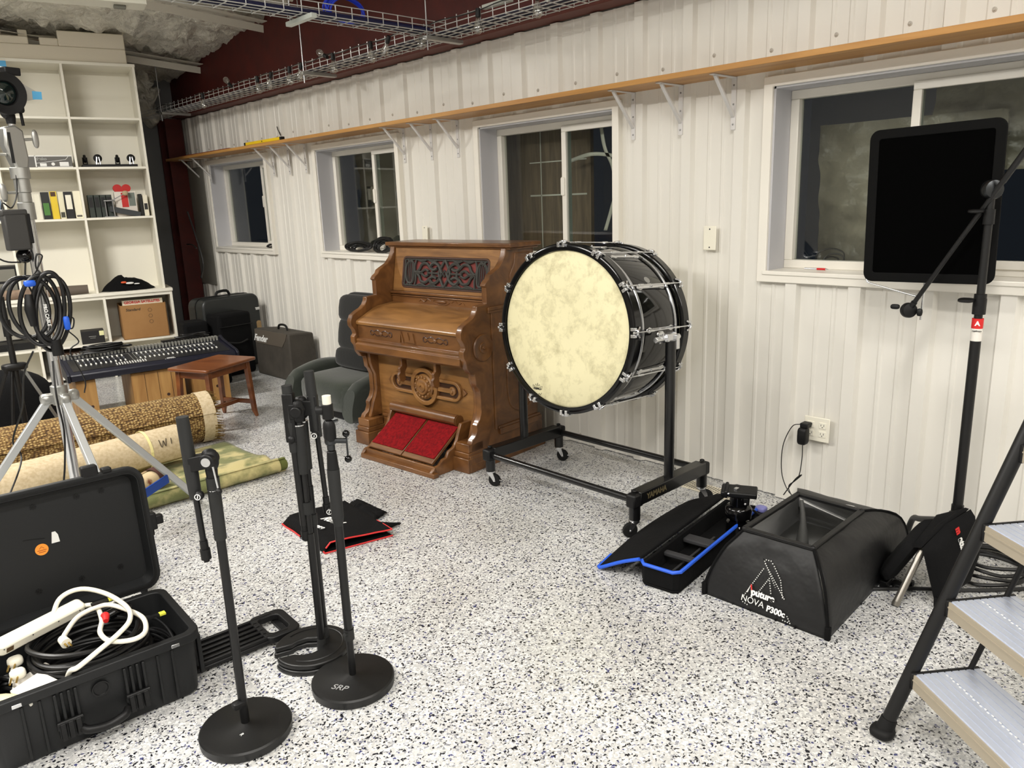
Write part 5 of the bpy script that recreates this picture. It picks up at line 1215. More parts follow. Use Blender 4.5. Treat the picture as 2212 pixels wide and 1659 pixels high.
# extended pull handle at the end of the case
b = B(CS); b.box(.03,.10,.02,.335,.11,.04); b.box(.03,.245,.02,.335,.255,.04)
for y in (.125,.155,.185,.215): b.box(.03,y,.028,.27,y+.012,.038)
b.box(.0,.095,.012,.27,.262,.026); pts = [(p[0]+.315,p[1]+.178) for p in rrect(.13,.185,.03,5)]; inn = [(p[0]+.312,p[1]+.178) for p in rrect(.075,.12,.02,5)]
b.ring(pts, inn, .012, .038); b.o('pull_handle', black_plastic, t, bev=.004)
b = B(CS); b.box(.10,.25,.0005,.12,.262,.012); b.box(.33,.10,.0005,.35,.25,.013); b.o('handle_rest', black_plastic, t)

# cables in the case
def cs(x, y, z): return CS @ Vector((x, y, z))
def coil(name, lb, n, cx_, cy_, rx, ry, z0, dz, r, seed, m=None, spread=.03):
    rnd = random.Random(seed); t = thing(name, lb, 'cable', cs(cx_, cy_, z0-.02), -3.0); b = B()
    for k in range(n):
        a0 = rnd.uniform(0,6.28); f = 1-rnd.uniform(0,spread*6); ox, oy = rnd.uniform(-spread,spread), rnd.uniform(-spread,spread)*.7
        tx, ty = rnd.uniform(-.05,.05), rnd.uniform(-.06,.06)
        pts = [cs(cx_+ox+rx*f*math.cos(a0+2*PI*j/12)*(1+rnd.uniform(-.03,.03)), cy_+oy+ry*f*math.sin(a0+2*PI*j/12), max(.035,z0+dz*k/n+tx*math.cos(2*PI*j/12)*.5+ty*math.sin(2*PI*j/12)*.5)) for j in range(12)]
        b.tube(pts, r, 8, closed=True, k=4)
    o = b.o('cable_loops', m or cable_m, t); return t
coil('coiled_cable', 'big coil of thick black power cable filling the middle of the open case', 15, -.265,.165,.155,.135,.12,.13,.0075,21, spread=.012)
coil('coiled_cable', 'smaller coil of thin black cable at the right end inside the open case', 8, -.075,.175,.042,.135,.07,.09,.0055,22, spread=.006)
coil('coiled_cable', 'coil of black cable at the left end of the open case beside the white plugs', 6, -.49,.20,.05,.12,.07,.07,.0075,23, spread=.008)
b = B(); b.prism(rrect(.52,.31,.03), 0, .05, CS @ Matrix.Translation((-.285,.18,.026))); b.o('cable_bed', cable_m, label='dense layer of black cable at the bottom of the open case', cat='cable', kind='stuff')
t = thing('power_strip', 'white power strip with its white cord lying across the coiled cables in the case', 'power strip', cs(-.58,.24,.27), -3)
PS = CS @ fr((-.375,.245,.285),(.24,.103,.0),(-.103,.24,.10))
b = B(PS); b.prism(rrect(.27,.046,.014), -.018, .018); b.o('strip_body', white_plastic, t, bev=.006)
b = B(PS); b.box(-.118,-.0245,-.008,-.098,-.0225,.008); b.o('switch', mat('switch_brown', (90,72,50), .3), t)
b = B(PS)
for x in (-.125,-.04,.04,.11): b.cyl((x,-.0242,.009),(x,-.0225,.009),.002,n=8)
b.o('screws', gun, t)
b = B(); b.tube([PS @ Vector((.125,.0,.0))]+[cs(x,y,z) for x, y, z in [(-.219,.275,.28),(-.221,.187,.27),(-.245,.10,.272),(-.234,.03,.27),(-.181,.0,.265),(-.14,.02,.265),(-.123,.10,.27),(-.151,.175,.28),(-.198,.235,.29),(-.272,.23,.285),(-.323,.17,.275),(-.34,.13,.272)]], .0075, 10, k=7); b.o('cord', white_plastic, t)
b = B(); b.tube([cs(x,y,z) for x, y, z in [(-.345,.25,.29),(-.305,.31,.325),(-.245,.31,.335),(-.185,.26,.315),(-.153,.15,.30),(-.168,.06,.30),(-.21,.02,.29),(-.27,.01,.265),(-.33,-.005,.245),(-.35,.012,.232),(-.36,.05,.18)]], .0075, 10, k=7); b.o('cord', white_plastic, t)
b = B(); b.cyl(cs(-.34,.135,.275), cs(-.335,.105,.272), .013, .015, n=14); p_ = b.o('plug', white_plastic, t)
b = B(); b.cyl(cs(-.340,.107,.274), cs(-.336,.087,.270), .003, n=6); b.cyl(cs(-.329,.107,.272), cs(-.325,.087,.268), .003, n=6); b.o('plug_pins', mat('brass', (190,160,90), .3, .9), p_)
for i, (x, y, z, lb) in enumerate(((-.459,.199,.225,'upper of two white plugs with brass pins at the left end of the case'),(-.463,.138,.215,'lower of two white plugs with brass pins at the left end of the case'))):
    t = thing('white_plug', lb, 'plug', cs(x,y,z-.02), -3, 'white plugs at the left end of the case')
    b = B(); b.sup(cs(x,y,z), (.042,.038,.030), .7, 16); b.cyl(cs(x,y,z), cs(x-.02,y-.03,z-.05), .009, n=10); b.o('plug_body', white_plastic, t)
    b = B()
    for d in (-.008,.008): b.cyl(cs(x-.01+d,y-.015,z), cs(x-.018+d,y-.04,z-.004), .0028, n=6)
    b.o('plug_pins', bpy.data.materials['brass'], t)
b = B(CS @ fr((-.435,.055,.195),(.9,.35,.1),(-.35,.9,.05))); b.box(-.045,-.045,-.012,.045,.045,.012); b.o('socket_box', mat('box_white', (226,222,212), .4), label='square white electrical box standing at the front left corner inside the case', cat='box', bev=.004)
b = B(CS @ fr((-.42,.12,.185),(.85,.5,.0),(-.5,.8,.3))); b.box(-.055,-.035,-.01,.055,.035,.01); b.o('adapter_box', mat('box_light_grey', (172,168,160), .5), label='light grey flat adapter behind the white electrical box in the case', cat='adapter', bev=.006)
b = B(); b.tube([cs(-.53,.10,.17), cs(-.51,.06,.18), cs(-.475,.04,.18)], [.025,.028,.022], 14, k=3); b.o('tape_roll', mat('tape_cream', (206,196,160), .5), label='cream roll lying in the front left corner of the open case', cat='roll')
b = B(); b.tube([cs(-.213,.195,.275), cs(-.210,.18,.28), cs(-.216,.155,.275)], [.010,.012,.008], 10, k=3); b.o('red_connector', print_red, label='small red cable connector among the black coils in the case', cat='connector')
b = B(); b.tube([cs(-.20,.205,.265), cs(-.18,.208,.268)], .017, 14); b.tube([cs(-.18,.208,.268), cs(-.13,.215,.265)], .013, 12); b.o('black_connector', black_gloss, label='round black connector with a grey collar in the middle of the cable coil', cat='connector')
for x, y, z, lb in ((-.075,.103,.262,'yellow-tagged black cable tie on the right side of the big coil'),(-.184,.245,.30,'yellow-tagged cable tie at the back of the big coil')):
    t = thing('cable_tie', lb, 'cable tie', cs(x,y,z-.01), -3, 'yellow-tagged cable ties')
    b = B(CS @ Matrix.Translation((x,y,z))); b.box(-.05,-.006,-.003,.0,.008,.003); b.o('strap', cable_m, t)
    b = B(CS @ Matrix.Translation((x,y,z))); b.box(.0,-.009,-.003,.018,.010,.003); b.o('tag', mat('tag_yellow', (216,214,70), .5), t)

# ------------------------------------------------------------------ microphone stands
tube_m = mat('mic_stand_black', (12,12,13), .38, .1)
grip_m = mat('mic_grip', (25,26,26), .6)
def logo(b, p, n, r=.013):
    b.ring(circ(r,20), circ(r*.75,20), 0, .001, fr(p, Vector((0,0,1)).cross(Vector(n)), (0,0,1))); b.box(-r*.5,-.0012*1,-.0,r*.5,.0012,.001,0,fr(p, (.3,.1,1), Vector((0,0,1)).cross(Vector(n))))
def disc_base(x, y, t, R=.13):
    b = B(Matrix.Translation((x,y,0))); b.lathe([(R-.004,0),(R,.004),(R+.001,.026),(R-.003,.031),(R-.012,.032),(.03,.034),(.016,.04),(0,.04)], n=64); b.o('base', mat('cast_base', (12,12,12), .45, bump=(400,.3,.0005)), t)
def pole(x, y, z1, t, zc=None, zclamp=.10):
    b = B(); b.cyl((x,y,.03),(x,y,z1-.20 if zc is None else zc),.0125,n=18); b.cyl((x,y,.3),(x,y,z1-.0),.0095,n=16); b.o('pole', tube_m, t)
t = thing('microphone_stand', 'black boom microphone stand on a round base nearest the camera, boom folded down', 'microphone stand', (-2.69,1.985,0), 0, 'black microphone stands')
x, y = -2.69, 1.985
disc_base(x, y, t); b = B(); b.cyl((x,y,.03),(x,y,.70),.0125,n=18); b.cyl((x,y,.60),(x,y,.82),.010,n=18); b.o('pole', tube_m, t)
b = B(); b.cyl((x,y,.62),(x,y,.80),.0165,.0175,n=18); b.o('grip', grip_m, t)
b = B(); b.sup((x-.012,y-.002,.105),(.04,.03,.022),.5,12); b.o('cable_clip', black_plastic, t)
CL = Vector((.69,-.72,0)); RT = Vector((.72,-.0,0)); R_ = Vector((.722,-.690,0)).normalized(); F_ = Vector((-.69,-.722,0)).normalized()  # image right, toward camera
def boom(x, y, z, zt, zb, off, t, lean=0., grip=.13, rad=.0085):
    """vertical folded boom beside the pole; off is the distance along image right"""
    c = Vector((x,y,z)); o = R_*off
    top = c+o+Vector((0,0,zt-z))+R_*lean*(-(zt-z)); bot = c+o+Vector((0,0,zb-z))+R_*lean*(z-zb)
    d = (bot-top).normalized()
    b = B(); b.cyl(top+d*.08, bot-d*.05, rad, n=14); b.o('boom', tube_m, t)
    b = B(); b.cyl(top, top+d*grip, .0165, .0175, n=18); b.cyl(top+d*grip, top+d*(grip+.10), .0185, .016, n=18); b.o('counterweight', grip_m, t)
    b = B(); b.cyl(bot-d*.055, bot-d*.03, .011, n=14); b.cyl(bot-d*.03, bot, .014, n=14); b.cyl(bot, bot+d*.008, .008, n=12); b.o('boom_end', black_plastic, t)
    return top, bot, d
c = Vector((x,y,.84))
tp_, bt_, d_ = boom(x, y, .84, .972, .562, -.055, t, lean=.03)
b = B(); b.tube([c+Vector((0,0,-.06)), c+Vector((0,0,-.02)), c], [.013,.016,.015], 16); b.sup(c+Vector((0,0,.01)), (.042,.042,.06), .7, 16); b.bar(c+Vector((0,0,.01)), c-R_*.055+Vector((0,0,.0)), .034, .04); b.cyl(c-F_*.02+Vector((0,0,.012)), c+F_*.028+Vector((0,0,.012)), .020, n=20); b.o('swivel_joint', black_plastic, t, bev=.003)
b = B(); b.cyl(c+F_*.028+Vector((0,0,.012)), c+F_*.031+Vector((0,0,.012)), .0125, n=20); b.tube([c+F_*.03+R_*.018+Vector((0,0,.0)), c+F_*.03+R_*.024+Vector((0,0,-.06))], .0025, 6); b.tube([c+Vector((0,0,-.075))+R_*.016*math.cos(a)+F_*.016*math.sin(a) for a in [2*PI*i/14 for i in range(14)]], .0018, 5, closed=True); b.o('chrome_trim', chrome, t)
b = B(); b.sph(c+F_*.03+R_*.025+Vector((0,0,-.07)), .009, 12); b.sph(c-R_*.035+F_*.015+Vector((0,0,-.085)), .013, 14); k_ = b.o('tension_knob', black_plastic, t)
b = B(); logo(b, c-R_*.035+F_*.0285+Vector((0,0,-.085)), F_, .0085); b.o('knob_logo', print_white, k_)
text('base_print', 'R', .016, fr((-2.72,1.945,.0338),(.1,-1,0),(1,.1,0)), print_white, t)

t = thing('microphone_stand', 'straight black microphone stand with a cranked chrome head and letters on its round base', 'microphone stand', (-2.343,1.955,0), 0, 'black microphone stands')
x, y = -2.343, 1.955
disc_base(x, y, t); b = B(); b.cyl((x,y,.03),(x,y,.17),.0115,n=18); b.cyl((x,y,.17),(x,y,.72),.0135,n=18); b.cyl((x,y,.72),(x,y,.90),.008,n=14); b.o('pole', tube_m, t)
b = B(); b.cyl((x,y,.165),(x,y,.20),.0165,n=18); b.cyl((x-.012,y-.008,.19),(x-.024,y-.014,.195),.006,n=10); b.cyl((x,y,.58),(x,y,.735),.0185,.019,n=18); b.cyl((x,y,.55),(x,y,.58),.013,.0185,n=18); b.o('grip', grip_m, t)
c = Vector((x,y,.762))
b = B(); b.cyl(c+Vector((0,0,-.03)), c+Vector((0,0,.03)), .018, .014, n=16); b.sup(c+Vector((0,0,.09)), (.034,.034,.075), .6, 14); b.cyl(c+Vector((0,0,.13)), c+Vector((0,0,.175)), .017, n=16); b.cyl(c-R_*.012+Vector((0,0,.155)), c-R_*.034+Vector((0,0,.155)), .013, n=14); b.o('stand_head', black_plastic, t, bev=.002)
b = B(); b.cyl(c+Vector((0,0,-.034)), c+Vector((0,0,-.030)), .0185, n=18); b.cyl(c+Vector((0,0,.035)), c+Vector((0,0,.09)), .012, n=14); b.sup(c+Vector((0,0,.062)), (.034,.03,.03), .7, 14); b.cyl(c+Vector((0,0,.062)), c+R_*.048+Vector((0,0,.06)), .008, n=12); b.tube([c+R_*.048+Vector((0,0,.075)), c+R_*.048+Vector((0,0,.012))], .003, 6); b.cyl(c+R_*.012+Vector((0,0,.12)), c+R_*.028+Vector((0,0,.125)), .004, n=8); b.o('chrome_crank', gun, t)
b = B(); b.sph(c+R_*.048+Vector((0,0,.082)), .011, 14); b.sph(c+R_*.048+Vector((0,0,.003)), .011, 14); b.o('crank_ball', black_gloss, t)
b = B(); b.cyl(c+Vector((0,0,.175)), c+Vector((0,0,.20)), .013, n=16); b.o('thread_cap', mat('cap_ivory', (226,222,206), .4), t)
text('base_print', 'SRP', .034, fr((-2.407,1.93,.0335),(.5,-.87,0),(.87,.5,0)), mat('chalk_grey', (150,150,150), .7), t, shear=.15)
text('rim_print', 'MADE IN U.S.A.', .008, fr((-2.405,1.836,.012),(.86,-.5,0),(0,0,1)), print_grey, t) if 0 else None

cb_m = mat('stack_base', (14,14,14), .42, bump=(300,.25,.0005))
def c_base(cx_, cy_, z0, t, ang):
    outer = []; R = .128
    X = rotz((cx_,cy_,z0), ang)
    pts = [(R*math.cos(math.radians(a)), R*math.sin(math.radians(a))) for a in range(18, 343, 6)]
    inner = [(R*.95*1.0,-.030),(.065,-.032),(.045,-.045),(.01,-.05),(-.025,-.035),(-.035,0),(-.025,.035),(.01,.05),(.045,.045),(.065,.032),(R*.95,.030)]
    b = B(X); b.prism(pts+inner[0:], 0, .019); b.o('base', cb_m, t, bev=.006, seg=3)
    b = B(X); b.tube([(R*.80*math.cos(math.radians(a)), R*.80*math.sin(math.radians(a)), .0195) for a in range(50, 311, 6)], .0025, 5); b.o('base_ridge', cb_m, t)
for i, (px_, py_, z0, zt, lb, bo) in enumerate(((-2.322,2.185,.0,.87,'left one of two nested black microphone stands on stacked notched bases',(-.024,.955,.43)),
                                               (-2.292,2.215,.0205,.87,'right one of two nested black microphone stands on stacked notched bases',(.040,.99,.505)))):
    t = thing('microphone_stand', lb, 'microphone stand', (px_,py_,z0), 0, 'black microphone stands')
    c_base(-2.35+.004*i, 2.205, z0, t, 188 if 0 else 160)
    b = B(); b.cyl((px_,py_,z0+.01),(px_,py_,.45+.15*i),.0125,n=18); b.cyl((px_,py_,.40),(px_,py_,zt-.02),.010,n=16); b.o('pole', tube_m, t)
    b = B(); b.cyl((px_,py_,.66),(px_,py_,.82),.0165,.017,n=18); b.cyl((px_,py_,.52-.06*i),(px_,py_,.56-.06*i),.016,n=16); b.cyl((px_,py_,z0+.02),(px_,py_,z0+.06),.017,.014,n=16); b.o('grip', grip_m, t)
    off, zt2, zb2 = bo
    c = Vector((px_,py_,zt)); tp_, bt_, d_ = boom(px_, py_, zt, zt2, zb2, off, t, lean=.02 if i == 0 else .035, grip=.12, rad=.0125 if i == 0 else .0085)
    b = B(); b.sup(c, (.038,.034,.075), .55, 16); b.bar(c, c+R_*off*.95+Vector((0,0,.0)), .036, .05); 
    if i == 0: b.bar(c+R_*off+Vector((0,0,.06)), c+R_*off+Vector((0,0,-.10)), .034, .034, F_)
    else: b.bar(c+R_*off+Vector((0,0,.04)), c+R_*off+Vector((0,0,-.08)), .030, .030, F_)
    b.cyl(c+F_*.0, c+F_*.026, .018, n=18); b.o('swivel_joint', black_plastic, t, bev=.003)
    b = B(); kp = c+R_*off+Vector((0,0,-.09))+F_*.012; b.sph(kp-R_*(.0), .014, 14); k_ = b.o('tension_knob', black_plastic, t)
    if i: b = B(); logo(b, kp+F_*.0142, F_, .0095); b.o('knob_logo', print_white, k_)
    b = B(); b.cyl((px_,py_,.822),(px_,py_,.826),.0175,n=18); b.o('chrome_trim', chrome, t)
    if i:
        b = B(); kp = bt_+F_*.014+R_*.012+Vector((0,0,.01)); b.sph(kp, .012, 12); k2 = b.o('end_knob', black_plastic, t)
        b = B(); logo(b, kp+F_*.0125, F_, .009); b.o('knob_logo', print_white, k2)
    else:
        b = B(); b.cyl(bt_+d_*.006, bt_+d_*.02, .009, n=12); b.o('thread_cap', print_white, t)

# ------------------------------------------------------------------ black bag with red piping
t = thing('folded_bag', 'flat folded black bag with red piping and white lettering, behind the microphone stands', 'bag', (-1.75,3.08,0))
c0, c1, c2, c3 = Vector((-1.89,3.31,0)), Vector((-1.915,2.87,0)), Vector((-1.60,2.80,0)), Vector((-1.56,3.30,0))
def bagp(u, v, h): return (c0*(1-u)*(1-v)+c3*u*(1-v)+c1*(1-u)*v+c2*u*v)+Vector((0,0,h))
b = B()
def tops(u, v):
    h = .042*math.sin(PI*min(max(u,.0),1))**.25 if 0 else .048-.018*u
    e = min(1, u/.10) ; h = h*(e**.5)
    if v < .06: h *= (v/.06)**.5
    return tuple(bagp(u-.0, v, .004+h+.004*noise.noise(Vector((u*4,v*5,2)))))
b.grid(tops, 30, 30); bb = b.o('upper_flap', black_cloth, t, ang=180, solid=.004)
b = B()
b.grid(lambda u, v: tuple(bagp(u, v, .003+.003*noise.noise(Vector((u*6,v*5,7))))), 12, 12); b.o('lower_layer', black_cloth, t, ang=180, solid=.004)
b = B(); rp_ = mat('piping_red', (206,44,44), .6)
b.tube([Vector(tops(.02+.98*k/14,1.))+Vector((0,-.002,0)) for k in range(15)], .0038, 6)
b.tube([bagp(k/12,1.01,.004) for k in range(13)], .0038, 6)
b.tube([Vector(tops(.0,1.)), bagp(-.02,1.01,.014), bagp(.0,1.01,.004)], .0038, 6)
b.tube([Vector(tops(.0+.05*0,k/10*.45)) + Vector((-.002,.0,.002)) for k in range(11)], .0038, 6); b.tube([Vector(tops(k/14*.25,.0)) for k in range(15)], .0038, 6)
b.tube([Vector(tops(1.,1-k/10*.28)) for k in range(11)], .0034, 6)
b.o('red_piping', rp_, t)
b = B()
text('bag_logo', 'Road', .060, fr(tuple(Vector(tops(.50,.52))+Vector((0,0,.004))),(-.35,-.93,0),(.93,-.35,-.02)) if 0 else fr(tuple(Vector(tops(.46,.50))+Vector((0,0,.006))),(.15,-.98,0),(.98,.15,-.05)), print_white, t, .002, shear=.4)
text('bag_print', 'case', .042, fr(tuple(Vector(tops(.20,.58))+Vector((0,0,.006))),(.15,-.98,0),(.98,.15,-.03)), print_white, t, .002, shear=.4)
b = B(); b.grid(lambda u, v: (-1.60+.13*u, 3.25-.26*v+.05*u-.02*math.sin(v*9), .006+.022*abs(noise.noise(Vector((u*4,v*6,1))))+.018*math.sin(PI*u)*math.sin(PI*v)), 16, 20); b.o('side_strap', black_cloth, t, ang=180, solid=.006)
b = B(); b.grid(lambda u, v: (-1.60+.10*u, 2.93-.06*u-.07*v*(1-u), .005+.03*math.sin(PI*v)*(1-u)+.004), 10, 8); b.o('side_tab', black_cloth, t, ang=180, solid=.006)
# ------------------------------------------------------------------ tripod case with blue zip edge and a tripod head
blue_zip = mat('zip_blue', (36,92,214), .5)
TC = rotz((-1.175,1.52,0), 7)      # x away toward the wall, y to the left
t = thing('tripod_bag', 'open black padded tripod bag with bright blue zip edge between drum stand and softbox', 'bag', (-.85,1.65,0), 9)
def foot(n, L, w0, w1, o=0.): 
    return [(o,o+.02),(o+.02,o),(L,o),(L,w1-o),(o+.02,w0-o),(o,w0-o-.02)]
b = B(TC); Lt = .80
outer = foot(6,Lt,.165,.165); inner = foot(6,Lt-.012,.165,.165,.012)
b.ring(outer, inner, .012, .092); b.prism(outer, 0.001, .014); b.o('bag_base', black_cloth, t, bev=.008)
b = B(TC); b.tube([(.4,-.002,.092),(.02,-.002,.092),(-.002,.02,.092),(-.002,.145,.092),(.02,.167,.094)], .0075, 8); b.tube([(.4,-.002,.092),(.8,-.002,.092)], .0075, 8); b.o('blue_zip', blue_zip, t)
b = B(TC); b.box(.17,.012,.055,.20,.153,.075); b.box(.02,.075,.03,.5,.085,.036); b.box(.34,.012,.05,.40,.153,.07); b.o('divider_strap', mat('strap_charcoal', (40,40,42), .8), t, bev=.006)
b = B(TC)
def lidf(u, v):
    x = .01+(.80-.01)*u; w = .190+.03*math.sin(PI*u) if u < .9 else .20-.12*(u-.9)/.1*.9
    y = .168+w*v; z = .092*(1-v)**1.2+.012+.01*math.sin(PI*v)+.035*(u**1.5)*math.sin(PI*v*.8)
    return (x+.06*v*(1-u)*0, y, z)
b.grid(lidf, 30, 14); b.o('bag_lid', black_velvet if 0 else black_cloth, t, ang=180, solid=.012)
b = B(TC); b.tube([Vector(lidf(0,k/10))+Vector((-.006,0,0)) for k in range(11)], .0075, 8); b.tube([Vector(lidf(k/20,1))+Vector((0,.006,0)) for k in range(4)], .0075, 8); b.o('lid_zip', blue_zip, t)
t = thing('fluid_head_tripod', 'black fluid head with a camera plate, standing at the far end of the tripod bag', 'tripod', (-.56,1.56,.02))
b = B(Matrix.Translation((-.60,1.60,.015))); b.lathe([(.045,0),(.052,.03),(.05,.08),(.036,.085),(.036,.10),(.055,.105),(.058,.14),(.05,.155),(.038,.16),(.038,.20),(0,.20)], n=32); b.o('head_body', black_gloss, t)
b = B(fr((-.60,1.60,.235),(.45,-.9,0),(.9,.45,.15))); b.box(-.075,-.04,-.012,.075,.04,.012); b.box(-.03,-.035,-.05,.045,.035,-.012); b.box(-.06,-.045,-.016,-.045,.045,.02); b.o('camera_plate', black_plastic, t, bev=.006)
b = B(); 
for p in ((-.655,1.62,.235),(-.635,1.55,.20),(-.64,1.57,.085),(-.63,1.585,.06)): b.sph(p, .006, 10)
b.box(-.62,1.60,.246,-.60,1.615,.252); b.o('screws', chrome, t)
b = B(); b.tube([(-.57,1.59,.16),(-.50,1.585,.12),(-.44,1.585,.07)], .006, 8, k=3); b.sup((-.42,1.60,.05),(.10,.08,.07),.6,14); b.o('pan_arm', black_plastic, t)
B().sup((-.40,1.60,.09),(.05,.05,.03),.6,14).o('head_collar', mat('collar_lilac', (130,130,190), .4), t)

# ------------------------------------------------------------------ softbox
sbm = mat('softbox_nylon', (19,19,20), .5, bump=(5,.7,.02), spec=.4)
silver = mat('silver_lining', (190,190,190), .4, .35, bump=(7,.5,.01))
t = thing('softbox', 'large black softbox standing on its front with an open square back and white lettering', 'softbox', (-.68,1.23,0))
base = [Vector((-1.088,1.455,0)), Vector((-1.081,.977,0)), Vector((-.235,1.02,0)), Vector((-.242,1.50,0))]
top = [Vector((-.995,1.348,.27)), Vector((-.985,1.088,.27)), Vector((-.555,1.098,.27)), Vector((-.548,1.36,.27))]
cen = Vector((-.665,1.235,0))
def sbp(i, u, v, inset=0.):
    a0, a1 = base[i], base[(i+1) % 4]; t0, t1 = top[i], top[(i+1) % 4]
    lip = .045
    A = a0.lerp(a1, u); T = t0.lerp(t1, u)
    if v < .12: P = A+Vector((0,0,lip*v/.12))
    else:
        w = (v-.12)/.88; P = (A+Vector((0,0,lip))).lerp(T, w)
        out = (A-cen); out.z = 0
        P = P+out.normalized()*(.055*math.sin(PI*w)*(1 if i in (1,2) else .35))-out.normalized()*.018*math.sin(PI*u)*math.sin(PI*w)*(1 if i in (0,) else .2)+Vector((0,0,.045*math.sin(PI*w)*(1 if i in (1,2) else .3)))
        P += Vector((0,0,1))*.006*noise.noise(Vector((u*5+i*3,w*4,1)))
    if inset:
        d = (cen-P); d.z = 0; P = P+d.normalized()*inset+Vector((0,0,.004))
    return tuple(P)
for i in range(4):
    b = B(); b.grid(lambda u, v: sbp(i,u,v), 24, 20); b.o('side_panel', sbm, t, ang=180, solid=.002)
b = B()
for i in range(4): b.grid(lambda u, v: sbp(i,u,v*.93+.02,.022), 16, 14)
b.o('silver_lining', silver, t, ang=60)
b = B(); b.add([tuple(p+(cen-p)*.03+Vector((0,0,.02))) for p in base], [(0,1,2,3)]); b.o('front_diffuser', mat('diffuser_white', (200,200,196), .7), t, solid=.003)
b = B()
for i in range(4): b.bar(top[i], top[(i+1) % 4], .022, .014); b.sph(top[i], .012, 10)
b.o('rim_frame', black_plastic, t, bev=.003)
b = B()
for i in range(4):
    b.tube([Vector(sbp(i,0,k/10))+Vector((0,0,.001)) for k in range(11)], .006, 6)
    P = base[i]; b.box(P.x-.009,P.y-.009,0.0005,P.x+.009,P.y+.009,.05)
b.o('corner_pocket', black_cloth, t, bev=.004)
b = B(); b.tube([top[3]+Vector((-.03,-.03,-.01)), top[3]+Vector((-.07,-.06,-.08)), top[3]+Vector((-.09,-.07,-.17))], [.008,.012,.026], 10, k=3); b.o('inner_strap', mat('strap_grey', (66,66,64), .7), t)
B().bar(top[3]+Vector((-.02,-.02,-.012)), Vector((-.36,1.07,.10)), .022, .004).o('support_rod', mat('rod_white', (236,236,232), .3), t)
# lettering on the panel facing the camera
A0 = Vector(sbp(0,.62,.2)); ex = (Vector(sbp(0,.9,.3))-Vector(sbp(0,.4,.3))).normalized(); ez = (Vector(sbp(0,.6,.6))-Vector(sbp(0,.6,.2))).normalized()
nn = ex.cross(ez)
def lt(u, v, o=.008): return Vector(sbp(0,u,v))+nn*o
text('print_name', 'puture', .033, fr(lt(.50,.225,.014), ex, ez), print_white, t, .0014)
b = B(); X = fr(lt(.385,.245,.012), ex, ez); b.tube([X @ Vector((-.009,-.014,0)), X @ Vector((0,.015,0)), X @ Vector((.009,-.014,0))], .0026, 6); b.o('print_initial', print_white, t)
b = B(); b.tube([X @ Vector((0,.017,.001)), X @ Vector((.007,-.002,.001))], .0026, 6); b.o('print_accent', print_red, t)
text('print_series', 'NOVA', .032, fr(lt(.425,.115,.010), ex, ez), print_white, t, -.0002)
text('print_model', 'P300c', .029, fr(lt(.612,.095,.009), ex, ez), print_white, t, .0010)
b = B()
def dots(pts):
    pts = [lt(u,v,.0075) for u, v in pts]
    for a, c in zip(pts, pts[1:]):
        n = max(1, int((c-a).length/.0078))
        for k in range(n): p = a.lerp(c, k/n); b.box(p.x-.0012,p.y-.0016,p.z-.0016,p.x+.0012,p.y+.0016,p.z+.0016)
dots([(.325,.08),(.375,.27),(.455,.55)]); dots([(.325,.08),(.38,.06),(.41,.075)]); dots([(.42,.66),(.50,.66),(.545,.60),(.625,.45),(.66,.24)]); dots([(.42,.66),(.725,.03)]); dots([(.45,.60),(.68,.24)]); dots([(.725,.03),(.65,.035)]); dots([(.455,.25),(.52,.43),(.56,.25)])
b.o('dotted_outline', print_white, t)

# ------------------------------------------------------------------ light stand holding a flag
LX, LY = -.406, .808
t = thing('grip_stand', 'tall black grip stand with an angled arm in front of the right window', 'stand', (LX,LY,0))
b = B(); b.cyl((LX,LY,.20),(LX,LY,1.03),.0175,n=24); b.cyl((LX,LY,1.03),(LX,LY,1.36),.0135,n=24); b.cyl((LX,LY,.20),(LX,LY,.33),.021,n=24); b.o('column', black_metal, t)
b = B(); b.cyl((LX,LY,1.05),(LX,LY,1.105),.0215,n=20); b.cyl((LX,LY,1.105),(LX,LY,1.12),.02,n=20); b.sup((LX-.03,LY+.035,1.10),(.05,.05,.016),.6,14); b.cyl((LX,LY,1.36),(LX,LY,1.41),.018,n=20); b.sup((LX-.02,LY+.035,1.405),(.045,.05,.014),.6,14); b.o('lock_collar', black_plastic, t)
b = B(); b.cyl((LX,LY,1.40),(LX,LY,1.45),.013,n=16); b.o('head_stem', black_metal, t)
b = B(); gd = Vector((-.72,-.69,.1)).normalized(); b.lathe([(0,-.02),(.030,-.018),(.034,-.01),(.034,.01),(.030,.018),(.012,.022),(0,.022)], fr((LX,LY,1.475), gd.orthogonal(), gd.cross(gd.orthogonal())), 28); b.o('grip_head', gun, t)
arm0 = Vector((LX-.02,LY-.02,1.475)); arm1 = Vector((-.335,1.065,1.035)); ad = (arm1-arm0).normalized()
b = B(); b.cyl(arm1, arm0-ad*.42, .0085, n=16); b.cyl(arm0-ad*.03, arm0-ad*.42, .0105, n=16); b.cyl(arm1-ad*.04, arm1, .011, n=14); b.o('grip_arm', black_metal, t)
b = B(); X = fr(arm1, gd.orthogonal(), gd.cross(gd.orthogonal())); b.lathe([(0,-.018),(.026,-.016),(.029,-.008),(.029,.008),(.026,.016),(.008,.02),(0,.02)], X, 28); b.sup(arm1+Vector((0,.05,0.01)), (.02,.035,.02), .7, 12); b.sup(arm1+Vector((0,-.04,-.005)), (.02,.02,.03), .7, 12); b.o('grip_knuckle', black_plastic, t)
b = B()
for z0, z1, m_ in ((.955,1.005,0),): b.cyl((LX,LY,z0),(LX,LY,z1),.0181,n=24,m=0)
o_ = b.o('maker_label', mat('label_cream', (226,222,214), .5), t)
B().cyl((LX,LY,1.0),(LX,LY,1.035),.0184,n=24).o('label_band', print_red, t)
LN = Vector((-3.43-LX, -LY, 0)).normalized(); LRx = Vector((0,0,1)).cross(LN)
